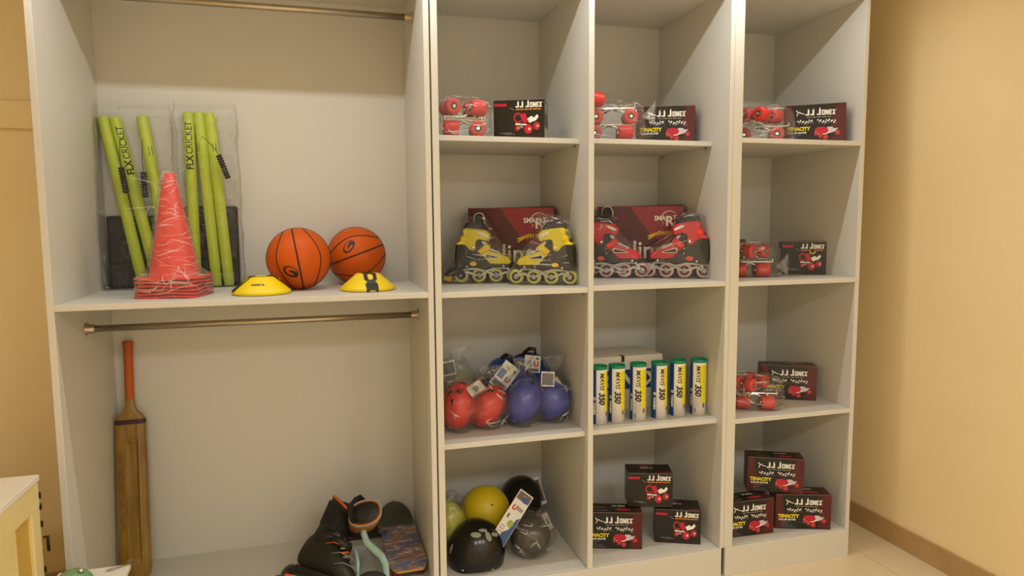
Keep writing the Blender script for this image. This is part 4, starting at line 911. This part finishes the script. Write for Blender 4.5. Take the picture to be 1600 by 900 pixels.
# ------------------------------------------------------------------ helmets
def helmet(label, loc, rot, size, shell_mt, vents=(), group=None, liner_mt=LINER, strap=True, rivets=False, vent_mt=None):
    t = thing('helmet', label, 'helmet', loc, 0, group, rot=rot); a, b, c = size
    def dome(d, k=1.0):
        return k * (1.0 + (.03 if d.z > 0 else -.02))
    V0, V1 = 0.0, R(108)
    m = M()
    def rimwave(ph): return R(104) + R(9) * cos(2 * ph) - R(6) * cos(ph)
    vs = []; fs = []; nu, nv = 48, 20
    for lay, k in ((0, 1.0), (1, .93)):
        for j in range(nv + 1):
            for i in range(nu):
                ph = 2 * pi * i / nu; th = rimwave(ph) * j / nv; vs.append((a * k * sin(th) * cos(ph), b * k * sin(th) * sin(ph), c * k * cos(th)))
    N0 = (nv + 1) * nu
    for j in range(nv):
        for i in range(nu):
            i2 = (i + 1) % nu; fs.append((j * nu + i, (j + 1) * nu + i, (j + 1) * nu + i2, j * nu + i2))
            fs.append((N0 + j * nu + i, N0 + j * nu + i2, N0 + (j + 1) * nu + i2, N0 + (j + 1) * nu + i))
    for i in range(nu): i2 = (i + 1) % nu; fs.append((nv * nu + i, N0 + nv * nu + i, N0 + nv * nu + i2, nv * nu + i2))
    m.add(vs, fs, shell_mt, True); m.obj('shell', t)
    m = M(); m.ell((0, 0, 0), (a * .925, b * .925, c * .92), liner_mt, 32, 14, v1=R(96)); m.obj('inner_padding', t)
    # vents as dark sunk lens patches lying in the shell
    for (ph, th, l, w_, ro, shp) in vents:
        m = M(); e = []
        N = 14
        for i in range(N):
            g = 2 * pi * i / N
            if shp == 'tri': q = [(1, 0), (-.7, .75), (-.7, -.75)]; sgm = i / N * 3; i0 = int(sgm); f = sgm - i0; u_ = q[i0][0] * (1 - f) + q[(i0 + 1) % 3][0] * f; v_ = q[i0][1] * (1 - f) + q[(i0 + 1) % 3][1] * f
            else: u_, v_ = cos(g), sin(g)
            u_ *= l; v_ *= w_; x = u_ * cos(ro) - v_ * sin(ro); y = u_ * sin(ro) + v_ * cos(ro); e.append((R(ph) + x / max(.35, sin(R(th))), R(th) + y))
        def sp(p_, th_, k): return (a * k * sin(th_) * cos(p_), b * k * sin(th_) * sin(p_), c * k * cos(th_))
        vv = [sp(p_, q_, 1.006) for p_, q_ in e] + [sp(R(ph), R(th), 1.006)]; m.add(vv, [(i, (i + 1) % N, N) for i in range(N)], vent_mt or BLACK, True)
        m.obj('vent', t)
    if rivets:
        for ph, th in ((-120, 96), (-60, 96), (0, 96), (180, 96)):
            x = (a * sin(R(th)) * cos(R(ph)), b * sin(R(th)) * sin(R(ph)), c * cos(R(th))); M().ell(x, (.004, .004, .004), CHR, 10, 8).obj('rivet', t)
    if strap:
        m = M(); z_ = -c * .12
        m.tube([(-a * .6, -b * .55, z_), (-a * .3, -b * .35, z_ - .04), (a * .1, 0, z_ - .05), (a * .2, b * .4, z_ - .03), (a * .1, b * .7, z_)], .007, BLACK, 8, flat=.25); m.obj('chin_strap', t)
    return t
HR = mat('red_helmet_shell', 'cf2a20', .32); HI = mat('indigo_helmet_shell', '3440a0', .3); HB_ = mat('royal_blue_helmet_shell', '0c3f9a', .28)
HY = mat('yellow_mesh_helmet_shell', 'd2b714', .4, bump=(300, .5, .002)); HL = mat('lime_helmet_shell', 'b9b944', .35); HGY = mat('smoke_grey_helmet_shell', '3a372e', .28); HPG = mat('pale_green_helmet_shell', '9aa070', .4)
VT = [(120, 30, .36, .20, .4, 'tri'), (160, 52, .32, .18, .2, 'tri'), (95, 58, .30, .16, .3, 'tri'), (-170, 30, .22, .12, 0, 'tri')]
VU = [(80, 48, .42, .20, .2, 'tri'), (140, 42, .30, .16, .4, 'tri')]
GH = 'child helmets in clear bags'
helmet('red child helmet in a bag at the left edge of the third tier', (-.510, .215, S3 + .102), (R(66), R(14), R(-8)), (.070, .100, .080), HR, VT, GH)
helmet('red child helmet in a bag, right of the other red one', (-.385, .215, S3 + .090), (R(62), R(40), R(-20)), (.068, .098, .080), HR, VU, GH)
helmet('indigo child helmet in a bag, left of the two indigo ones', (-.232, .205, S3 + .102), (R(66), R(26), R(-22)), (.074, .102, .082), HI, [(95, 48, .25, .12, .2, 'o')], GH)
helmet('indigo child helmet in a bag, nearest the divider', (-.100, .225, S3 + .088), (R(40), R(-22), R(-30)), (.086, .090, .092), HI, [(140, 40, .3, .12, -.3, 'o')], GH)
helmet('royal blue helmet with white card label, lying behind the red and indigo helmets', (-.262, .37, S3 + .165), (R(30), R(20), R(-20)), (.098, .10, .088), HB_, (), 'royal blue helmets')
helmet('royal blue helmet farthest back in the third tier, with a card label on top', (-.125, .47, S3 + .155), (R(20), R(14), R(-10)), (.105, .10, .096), HB_, (), 'royal blue helmets')
for ro_, ob in ((R(35), 'royal blue helmet with'), (R(-20), 'royal blue helmet farthest')):
    t = [o for o in bpy.data.objects if str(o.get('label', '')).startswith(ob)][0]
    M().tube([(.106 * sin(a) * cos(ro_), .106 * sin(a) * sin(ro_) - .01, .100 * cos(a)) for a in [R(-95 + i * 190 / 24) for i in range(25)]], .010, BLACK, 8, flat=.25, up=(-sin(ro_), cos(ro_), 0)).obj('webbing', t, 'black webbing across the shell')
    M().tube([(-.05, .02, .085), (-.035, .0, .125), (-.01, -.01, .135), (.0, .0, .11), (-.01, .01, .085)], .009, BLACK, 8, flat=.4).obj('chin_strap', t)
helmet('pale green helmet in a bag, behind the red helmets', (-.46, .42, S3 + .10), (R(24), R(-10), 0), (.085, .10, .10), HPG, [(-90, 70, .3, .08, 0, 'o')], GH)
# fourth tier
BV = [(-100, 33, .18, .09, 0, 'o'), (-58, 38, .10, .17, 0, 'o'), (-32, 42, .17, .07, .5, 'o'), (-70, 25, .15, .06, .2, 'o'), (-158, 72, .08, .16, 0, 'o')]
helmet('glossy black helmet at the front of the bottom tier', (-.448, .190, ZB + .045), (R(8), R(3), R(-8)), (.122, .118, .142), BLKG, BV, None, rivets=True, vent_mt=mat('pale_vent_lining', '8f8e80', .6))
helmet('yellow mesh-textured helmet behind the glossy black one', (-.36, .39, ZB + .125), (R(28), R(-6), R(10)), (.112, .112, .118), HY, [(-90, 28, .05, .03, 0, 'o')], None)
helmet('lime helmet in a bag at the left edge of the bottom tier', (-.575 + .03, .335, ZB + .118), (R(30), R(-16), R(20)), (.078, .10, .115), HL, (), None)
helmet('black helmet with card label at the back right of the bottom tier', (-.175, .45, ZB + .135), (R(24), R(10), R(-14)), (.100, .105, .110), BLKG, (), None, rivets=True)
helmet('smoke grey helmet in a clear bag at the front right of the bottom tier', (-.208, .195, ZB + .078), (R(52), R(4), R(-10)), (.088, .086, .092), HGY, [(-90, 30, .2, .06, 0, 'o')], None)
def blob_bag(label, c, r, z0, seed, mt=None, grp='clear bags around the helmets', neck=None):
    h = r[2] * 2
    o = film_bag('plastic_bag', label, [(.0012, 0, 0, r[0] * .55, r[1] * .55), (h * .12, 0, 0, r[0] * .85, r[1] * .85), (h * .45, 0, 0, r[0] * 1.05, r[1] * 1.05), (h * .75, 0, 0, r[0] * .9, r[1] * .9), (h * .94, .004, 0, r[0] * .55, r[1] * .55), (h * 1.04, .01, .01, r[0] * .25, r[1] * .22)] + ([] if not neck else [(h * 1.15 + neck, .02, .02, r[0] * .55, r[1] * .14)]), (c[0], c[1], z0), 0, .005, seed, mt or FILM, group=grp, sc=17, exp=2.1)
    return o
blob_bag('clear bag around the red helmet at the left edge', (-.510, .205), (.092, .112, .106), S3 + .002, 31)
blob_bag('clear bag around the second red helmet', (-.388, .215), (.098, .108, .100), S3 + .002, 32, neck=.02)
blob_bag('clear bag around the left indigo helmet', (-.238, .205), (.100, .110, .108), S3 + .002, 33, neck=.03)
blob_bag('clear bag around the indigo helmet nearest the divider', (-.104, .225), (.096, .108, .098), S3 + .002, 34, neck=.05)
blob_bag('hazy clear bag around the pale green helmet', (-.485, .42), (.098, .11, .125), S3 + .002, 35, FILMH, neck=.01)
blob_bag('clear bag around the lime helmet', (-.550 + .016, .335), (.078, .108, .122), ZB, 36)
blob_bag('clear bag around the smoke grey helmet', (-.205, .195), (.100, .100, .090), ZB, 37)
# hang cards
CW = mat('white_hang_card', 'd8d6d0', .35); CB = mat('blue_card_print', '2c4a84', .4); CR = mat('red_card_print', 'c2242e', .4); CGR = mat('green_card_print', '93a548', .4)
def card(label, loc, rot, w_, h_, style, name='hang_card'):
    t = thing(name, label, 'card label', loc, 0, 'printed hang cards', rot=rot)
    m = M().box(-w_ / 2, -.0008, 0, w_ / 2, .0008, h_, CW); F = T(-w_ / 2, -.0008, 0) @ FRONT
    if style == 'long':
        m.flat([(w_ * .55, .004), (w_ * .98, .004), (w_ * .98, h_ * .60), (w_ * .8, h_ * .55), (w_ * .7, h_ * .35), (w_ * .4, h_ * .25)], CB, .0004, F)
        m.rect(w_ * .05, h_ * .84, w_ * .95, h_ * .98, mat('brown_photo_print', '6a4c48', .4), .0004, F); m.disc(w_ * .66, h_ * .88, w_ * .28, h_ * .05, CB, .0006, F)
        m.text('U', .030, CR, w_ * .12, h_ * .66, .0006, F, bold=.002, shear=.2); m.rect(w_ * .5, h_ * .68, w_ * .88, h_ * .74, GREYI, .0005, F)
        m.rect(w_ * .16, h_ * .50, w_ * .26, h_ * .57, BLACK, .0007, F); m.disc(w_ * .6, h_ * .44, w_ * .2, h_ * .06, CGR, .0007, F)
        for i in range(6): m.rect(w_ * .1, h_ * (.10 + i * .05), w_ * .42, h_ * (.115 + i * .05), GREYI, .0005, F)
    elif style == 'blue':
        m.text('U', .030, CR, w_ * .58, h_ * .36, .0006, F, bold=.002); m.rect(w_ * .08, h_ * .35, w_ * .45, h_ * .7, mat('grey_blue_print', '62749a', .4), .0005, F)
        m.disc(w_ * .4, h_ * .80, w_ * .14, h_ * .07, mat('gold_print', 'c7a83c', .4), .0006, F, seg=6); m.rect(w_ * .74, h_ * .76, w_ * .86, h_ * .88, BLACK, .0006, F); m.rect(w_ * .1, h_ * .05, w_ * .9, h_ * .24, mat('grey_photo_print', '5d5a58', .4), .0005, F)
    elif style == 'frame':
        for a, b, c, d in ((0, 0, 1, .08), (0, .92, 1, 1), (0, 0, .06, 1), (.94, 0, 1, 1)): m.rect(w_ * a, h_ * b, w_ * c, h_ * d, mat('faded_red_print', 'a04a3c', .4), .0005, F)
        m.disc(w_ * .5, h_ * .5, w_ * .18, h_ * .2, GREYI, .0006, F)
    else:
        m.rect(w_ * .06, h_ * .1, w_ * .94, h_ * .9, mat('grey_photo_print', '5d5a58', .4), .0004, F)
    m.obj('printed_card', t); M().arc(0, 0, .005, .004, .4, .4, 0, 2 * pi, GREYI, .0009, T(0, -.0006, h_ * .93) @ FRONT).obj('hang_hole', t)
    return t
card('long white and blue card label slanting between the yellow and black helmets', (-.385, .13, ZB + .085), (R(-24), R(38), R(-14)), .068, .255, 'long')
card('white card label with blue, behind the black helmet at the back right', (-.085, .40, ZB + .118), (R(-20), R(-24), R(-25)), .045, .125, 'plain')
card('white printed card label slanting on the royal blue helmet', (-.335, .262, S3 + .150), (R(-30), R(38), R(-22)), .078, .125, 'blue')
card('white printed card label on the royal blue helmet farthest back', (-.145, .362, S3 + .182), (R(-24), R(6), R(-14)), .072, .078, 'blue')
card('card with a red edge lying over the second red helmet', (-.432, .150, S3 + .160), (R(-50), R(-26), R(10)), .075, .060, 'frame')
card('pale square card above the left indigo helmet', (-.140, .160, S3 + .165), (R(-16), R(3), R(-16)), .055, .062, 'plain')
card('card outlined in red at the right, above the indigo helmet by the divider', (-.060, .175, S3 + .125), (R(-14), R(-34), R(-20)), .030, .085, 'frame')
card('brown card in the bag at the back left above the red helmets', (-.515, .36, S3 + .195), (R(-10), R(-10), R(-6)), .058, .062, 'plain')
card('orange-brown card tucked beside the smoke grey helmet', (-.108, .20, ZB + .085), (R(-18), R(-30), R(-25)), .028, .085, 'frame')

# ------------------------------------------------------------------ skateboard
sk = bpy.data.materials.new('printed_skateboard_graphic'); sk.use_nodes = True; nt = sk.node_tree; pb = nt.nodes['Principled BSDF']; pb.inputs['Roughness'].default_value = .38
tc = nt.nodes.new('ShaderNodeTexCoord'); mp = nt.nodes.new('ShaderNodeMapping'); mp.inputs['Scale'].default_value = (7, 7, 16); nt.links.new(tc.outputs['Object'], mp.inputs['Vector'])
n1 = nt.nodes.new('ShaderNodeTexNoise'); n1.inputs['Scale'].default_value = 1.6; n1.inputs['Detail'].default_value = 3; n1.inputs['Distortion'].default_value = 1.5; nt.links.new(mp.outputs['Vector'], n1.inputs['Vector'])
rp = nt.nodes.new('ShaderNodeValToRGB'); el = rp.color_ramp.elements; rp.color_ramp.interpolation = 'LINEAR'
cols = [(.30, '39383a'), (.38, '4466a8'), (.42, '5c595b'), (.49, '7a746e'), (.53, 'b85a42'), (.55, '4a4545'), (.59, 'd2cabc'), (.63, '67636a'), (.70, '8fae88')]
el[0].position, el[0].color = cols[0][0], lin(cols[0][1]); el[1].position, el[1].color = cols[-1][0], lin(cols[-1][1])
for p_, c_ in cols[1:-1]: e = rp.color_ramp.elements.new(p_); e.color = lin(c_)
nt.links.new(n1.outputs['Fac'], rp.inputs['Fac'])
sx_ = nt.nodes.new('ShaderNodeSeparateXYZ'); nt.links.new(tc.outputs['Object'], sx_.inputs[0]); gt = nt.nodes.new('ShaderNodeMath'); gt.operation = 'GREATER_THAN'; gt.inputs[1].default_value = .375; nt.links.new(sx_.outputs['Z'], gt.inputs[0])
mx = nt.nodes.new('ShaderNodeMix'); mx.data_type = 'RGBA'; mx.inputs['B'].default_value = lin('3a3c34'); nt.links.new(gt.outputs[0], mx.inputs['Factor']); nt.links.new(rp.outputs['Color'], mx.inputs['A']); nt.links.new(mx.outputs['Result'], pb.inputs['Base Color'])
PLY = mat('maple_ply_edge', 'b08a48', .5)
t = thing('skateboard', 'skateboard with a crowded colourful graphic standing on its wheels in the wardrobe corner', 'skateboard', (-.735, .078, ZB + .0625), 0, rot=(R(-88), 0, R(2)))
m = M(); Lb, Wb = .50, .076
def deck(z):  # half width, curl
    e = .072; 
    if z < e: hw = Wb * sqrt(max(0.0, 1 - ((e - z) / e) ** 2 * .55)) * .98
    elif z > Lb - e: hw = Wb * sqrt(max(0.0, 1 - ((z - (Lb - e)) / e) ** 2))
    else: hw = Wb
    cv = .0
    if z > Lb - .11: cv = -((z - Lb + .11) ** 2) * 5.0
    return max(hw, .004), cv
for lay, mt_ in ((0, sk), (1, PLY)):
    vs = []; fs = []; NZ = 90; NX = 10
    for i in range(NZ + 1):
        z = Lb * i / NZ; hw, cv = deck(z)
        for j in range(NX + 1): u_ = j / NX * 2 - 1; vs.append((hw * u_, -.004 + (cv if False else 0) + .006 * u_ * u_ * 0 - (0 if lay == 0 else -.010) + cv, z))
    for i in range(NZ):
        for j in range(NX): a = i * (NX + 1) + j; fs.append((a, a + 1, a + NX + 2, a + NX + 1) if lay == 0 else (a, a + NX + 1, a + NX + 2, a + 1))
    m.add(vs, fs, mt_, True)
    if lay == 0: front = vs
    else:
        idx = [i * (NX + 1) for i in range(NZ + 1)] + [NZ * (NX + 1) + j for j in range(1, NX + 1)] + [i * (NX + 1) + NX for i in range(NZ - 1, -1, -1)] + [j for j in range(NX - 1, 0, -1)]
        n_ = len(idx); m.add([front[i] for i in idx] + [vs[i] for i in idx], [(k, (k + 1) % n_, n_ + (k + 1) % n_, n_ + k) for k in range(n_)], PLY)
m.obj('deck', t)
for z in (.075, .385):
    m = M(); m.box(-.022, .006, z - .03, .022, .014, z + .03, CHROME, .002); m.tube([(0, .012, z), (0, .034, z)], .010, CHROME, 10); m.tube([(-.062, .036, z), (.062, .036, z)], .006, CHROME, 8); tk = m.obj('truck', t)
    for s_ in (-1, 1): M().lathe([(.006, -.013), (.020, -.013), (.024, -.009), (.024, .009), (.020, .013), (.006, .013)], mat('dark_red_wheel', '6a1512', .4), 24, T(s_ * .052, .036, z) @ RY(pi / 2)).obj('wheel', tk)

# ------------------------------------------------------------------ pile of dark inline skates
BT = mat('dark_olive_boot', '1c1c14', .55, bump=(40, .3, .003)); BT2 = mat('black_boot_mesh', '101010', .7, bump=(200, .4, .001)); OG = mat('orange_boot_trim', 'd8601c', .5); OGR = mat('orange_red_strap', 'e0441a', .5); TAN = mat('tan_boot_panel', '9a6a34', .6); MINT = mat('pale_mint_plastic', '8fb0a8', .4)
def ringz(cx, cy, z, rx, ry, tilt=0, n=28, exp=2.3):
    o = []
    for k in range(n):
        a = 2 * pi * k / n; ca, sa = cos(a), sin(a); x = rx * abs(ca) ** (2 / exp) * (1 if ca > 0 else -1); y = ry * abs(sa) ** (2 / exp) * (1 if sa > 0 else -1); o.append((cx + x, cy + y, z + tilt * x))
    return o
def boot(label, loc, rot, k=1.0, variant=0):
    t = thing('inline_skate', label, 'inline skate', loc, 0, 'dark used inline skates', rot=rot)
    X = S(k, k, k)
    # boot: heel at x=-.09, toe at x=+.16, sole z=.07
    m = M(); rs = []
    for x, hy, z0, z1 in ((-.105, .020, .09, .16), (-.098, .036, .078, .20), (-.07, .043, .072, .235), (-.02, .044, .070, .235), (.03, .045, .070, .200), (.075, .046, .070, .165), (.115, .045, .070, .140), (.15, .038, .072, .122), (.170, .020, .080, .105)):
        ring = []
        for i in range(24):
            a = 2 * pi * i / 24; ca, sa = cos(a), sin(a); ring.append((x, hy * abs(ca) ** .8 * (1 if ca > 0 else -1), (z0 + z1) / 2 + (z1 - z0) / 2 * abs(sa) ** .85 * (1 if sa > 0 else -1)))
        rs.append(ring)
    m.loft(rs, BT, X); m.loft([ringz(-.035, 0, .16, .066, .044), ringz(-.040, 0, .22, .060, .046, -.1), ringz(-.048, 0, .28, .060, .050, -.2), ringz(-.052, 0, .335, .066, .052, -.35), ringz(-.052, 0, .345, .055, .042, -.35)], BT, X); m.obj('boot_shell', t)
    m = M(); m.loft([ringz(-.040, 0, .235, .064, .051, -.1), ringz(-.048, 0, .285, .066, .055, -.2), ringz(-.053, 0, .318, .070, .056, -.3), ringz(-.053, 0, .322, .060, .048, -.3)], BT2 if variant == 0 else TAN, X, cap0=False, cap1=False)
    m.tube([(p[0], p[1], p[2]) for p in ringz(-.052, 0, .338, .064, .050, -.35)], .0055, OG, 8, X, closed=True); m.obj('cuff', t)
    m = M(); m.ell((-.052, 0, .335), (.052, .040, .018), BT2, 24, 10, X); m.obj('liner', t)
    m = M(); rs = []
    for x, z, w_, th in ((.02, .20, .030, .012), (.00, .25, .034, .013), (-.005, .31, .038, .013), (.004, .372, .040, .012), (.012, .392, .030, .008)):
        rs.append([(x + th * cos(2 * pi * i / 16), w_ * sin(2 * pi * i / 16), z) for i in range(16)])
    m.loft(rs, BT2, X); tg = m.obj('tongue', t)
    m = M()      # orange star-shaped mark on the tongue
    YZ = Matrix(((0, 0, 1, .0), (1, 0, 0, 0), (0, 1, 0, 0), (0, 0, 0, 1)))
    star = [(0, .022), (.006, .006), (.022, .006), (.008, -.003), (.006, -.024), (-.003, -.006), (-.022, -.002), (-.007, .005)]
    m.add([(0.018, 0, .335)] + [(.0185, a, .335 + b) for a, b in star], [(0, i + 1, (i + 1) % 8 + 1) for i in range(8)], OG, False, X); m.obj('tongue_mark', tg, 'orange mark')
    m = M()      # laces
    for i in range(6):
        z = .150 + i * .014; x = .100 - i * .016; w_ = .026; m.tube([(x, -w_, z - .006), (x + .004, 0, z + .012), (x - .01, w_, z + .004)], .0036, OG if i % 2 else GREYI, 6, X)
    m.obj('laces', t)
    m = M()
    for (x0, z0, x1, z1, mt_) in ((-.005, .215, -.05, .245, BT), (.045, .19, -.04, .16, BT)):
        m.tube([(x0 - .02, -.050, z0), (x0 + .022, -.030, z0 + .004), (x0 + .034, 0, z0 + .008), (x0 + .022, .030, z0 + .004), (x0 - .02, .050, z0)], .013, mt_, 8, X, flat=.3)
    sp = m.obj('strap', t); M().box(-.03, -.060, .215, .02, -.050, .240, BLACK, .004, 2, X).obj('buckle', sp)
    if variant: M().tube([(p[0], p[1] , p[2]) for p in ringz(-.052, .004, .350, .068, .054, -.35)], .0028, MINT, 8, X, closed=True).obj('cuff_rim', t, 'pale mint rim')
    m = M(); m.tube([(-.098, -.012, .33), (-.115, -.006, .355), (-.118, .006, .357), (-.098, .012, .33)], .003, BLACK, 8, X); m.obj('pull_loop', t)
    for pz, px_, c_ in ((.118, .150, GREYI), (.150, .112, GREYI), (.178, .060, OG)):
        M().tube([(px_ - .055, -.0475, pz - .012), (px_ - .02, -.046, pz + .002), (px_ + .002, -.030, pz + .004), (px_ + .010, 0, pz + .008), (px_ + .002, .030, pz + .004), (px_ - .02, .046, pz + .002), (px_ - .055, .0475, pz - .012)], .0016, c_, 6, X).obj('piping', t)
    m = M(); m.box(-.10, -.012, .052, .15, .012, .074, BT, .003, 2, X)
    for s_ in (-1, 1): m.slab([(-.125, .04), (-.09, .07), (.13, .072), (.165, .04), (.13, .028), (-.09, .028)], s_ * .015 - .002, s_ * .015 + .002, mat('dark_frame_metal', '2b2a26', .4, .3), X)
    m.obj('wheel_frame', t)
    for x in (-.115, -.035, .045, .125): M().lathe([(.010, -.010), (.024, -.012), (.034, -.006), (.036, 0), (.034, .006), (.024, .012), (.010, .010)], mat('grey_wheel', '4a4a46', .45), 26, X @ T(x, 0, .036) @ RX(pi / 2)).obj('wheel', t)
    return t
boot('big dark inline skate with orange laces in the middle of the wardrobe floor pile', (-1.135, .135, ZB + .014), (R(-52), 0, R(-46)), 1.04, 0)
boot('dark inline skate with tan and orange cuff leaning beside the skateboard', (-.930, .455, ZB + .045), (R(-48), 0, R(176)), .95, 1)
# loose pads and straps at the front of the pile
t = thing('protective_pad', 'black pad with an orange-red strap, at the left end of the floor pile', 'pad', (-1.175, .115, ZB + .002), R(-10))
m = M(); m.ell((0, 0, .042), (.085, .055, .044), BT, 28, 14, fn=lambda d: 1 + .12 * noise.noise(d * 3)); m.ell((-.065, .01, .045), (.040, .045, .036), BT, 20, 12, fn=lambda d: 1 + .15 * noise.noise(d * 4)); m.obj('pad_body', t)
m = M(); m.tube([(-.035, -.045, .086), (-.02, -.020, .100), (.01, -.030, .098), (.045, -.036, .090), (.075, -.042, .07), (.10, -.055, .03)], .012, OGR, 10, flat=.35, up=(0, -.4, 1)); m.tube([(-.040, -.052, .055), (.0, -.058, .058), (.05, -.058, .05)], .008, OGR, 8, flat=.35, up=(0, -.7, .7)); m.obj('strap', t, 'orange-red woven strap')
t = thing('mint_strap', 'pale mint curved plastic strip hanging down between boot and skateboard', 'strap', (-.885, .12, ZB), 0)
m = M(); P_ = [(-.015, .11, .205), (-.020, .095, .175), (-.010, .075, .145), (.018, .055, .120), (.045, .035, .098), (.058, .012, .072), (.058, -.012, .040), (.054, -.03, .006)]
m.tube(P_, [.008, .012, .014, .015, .015, .014, .013, .012], MINT, 12, flat=.45, up=(1, 0, .3)); m.obj('curved_strip', t); M().tube([(-.030, .125, .27), (-.018, .118, .245), (-.012, .112, .205)], .0035, TAN, 8).obj('buckle_wire', t)
t = thing('mint_strap', 'second pale mint strip, thin, just right of the big dark boot', 'strap', (-.955, .10, ZB), 0)
m = M(); m.tube([(.015, .08, .13), (.022, .05, .09), (.018, .02, .045), (.005, -.01, .006)], .007, MINT, 10, flat=.4, up=(1, 0, 0)); m.obj('curved_strip', t)
t = thing('knee_pad', 'dark grey knee pad lying below the mint strip', 'pad', (-.885, .075, ZB + .001), R(-15)); m = M(); m.ell((0, 0, .035), (.065, .050, .042), mat('charcoal_pad_fabric', '2a2a24', .8, bump=(60, .4, .002)), 26, 14); m.obj('pad_body', t)
M().tube([(-.055, -.03, .03), (0, -.052, .04), (.055, -.03, .03)], .010, BT2, 8, flat=.3, up=(0, -1, .2)).obj('strap', t)

# ------------------------------------------------------------------ marble-topped furniture, lower left
mm = bpy.data.materials.new('white_marble'); mm.use_nodes = True; nt = mm.node_tree; pb = nt.nodes['Principled BSDF']; pb.inputs['Roughness'].default_value = .22
tc = nt.nodes.new('ShaderNodeTexCoord'); nz = nt.nodes.new('ShaderNodeTexNoise'); nz.inputs['Scale'].default_value = 1.6; nz.inputs['Detail'].default_value = 3; nz.inputs['Distortion'].default_value = 1.6
rp = nt.nodes.new('ShaderNodeValToRGB'); rp.color_ramp.elements[0].position = .0; rp.color_ramp.elements[0].color = lin('ede8dc'); rp.color_ramp.elements[1].position = 1; rp.color_ramp.elements[1].color = lin('e6dfd0')
e = rp.color_ramp.elements.new(.485); e.color = lin('e6dfd2'); e = rp.color_ramp.elements.new(.5); e.color = lin('8f8578'); e = rp.color_ramp.elements.new(.515); e.color = lin('eae4d8')
nt.links.new(tc.outputs['Object'], nz.inputs['Vector']); nt.links.new(nz.outputs['Fac'], rp.inputs['Fac']); nt.links.new(rp.outputs['Color'], pb.inputs['Base Color'])
IV = mat('ivory_painted_wood', 'e8d79c', .45, vary=(4, 'e2cf90')); IVD = mat('ochre_inner_panel', 'c9a440', .5); IRON = mat('dark_iron', '2a2018', .5, .6)
t = thing('marble_cabinet', 'ivory painted cabinet with a marble top at the lower left', 'cabinet', (-2.14, -.44, 0), 0)
x1, y1 = .263, .27; zt_ = .80
M().box(-.30, -.30, zt_ - .018, x1, y1, zt_, mm, .002, 2).obj('top_slab', t, 'veined white marble slab')
m = M(); m.box(-.28, -.28, .06, x1 - .018, y1 - .012, zt_ - .018, IV, .003)
m.box(x1 - .018, y1 - .062, .0, x1 - .004, y1 - .004, zt_ - .018, IV, .003); m.box(x1 - .018, -.29, .0, x1 - .004, y1 - .17, zt_ - .018, IV, .003); m.box(x1 - .018, -.29, zt_ - .10, x1 - .003, y1 - .004, zt_ - .018, IV, .003)
m.obj('body', t); M().box(x1 - .022, y1 - .175, .10, x1 - .0155, y1 - .060, zt_ - .10, IVD).obj('side_panel', t, 'ochre recessed panel')
for z in (.735, .70, .645, .5): M().box(x1 - .006, y1 - .006, z - .010, x1 + .001, y1 + .001, z + .010, IRON, .002).obj('hinge', t)
M().tube([(x1 - .002, y1 + .002, .60), (x1 + .008, y1 + .004, .602), (x1 + .009, y1 + .004, .555)], .0045, IRON, 8).obj('hook', t)
t = thing('marble_ledge', 'low ivory stand with a white marble top in front of the wardrobe', 'side table', (-1.88, -.33, 0), 0)
M().box(.011, -.22, .434, .218, .227, .45, mm, .002, 2).obj('top_slab', t, 'veined white marble slab'); M().box(.012, -.21, 0, .210, .219, .434, IV, .004).obj('body', t)
# rounded green toy
t = thing('green_figurine', 'rounded green figurine with a silvery stud, on the low marble top', 'figurine', (-1.795, -.20, .45), 0)
GF = mat('matte_green', '6f9468', .6, bump=(40, .2, .002))
m = M(); m.ell((0, 0, .008), (.052, .045, .042), GF, 28, 16, fn=lambda d: 1 + .05 * noise.noise(d * 3)); m.ell((-.038, -.01, .012), (.018, .018, .02), GF, 14, 10); m.obj('body', t)
M().lathe([(0, 0), (.008, 0), (.008, .004), (.004, .008), (0, .009)], CHR, 14, T(.024, -.010, .047)).obj('stud', t, 'silvery stud')
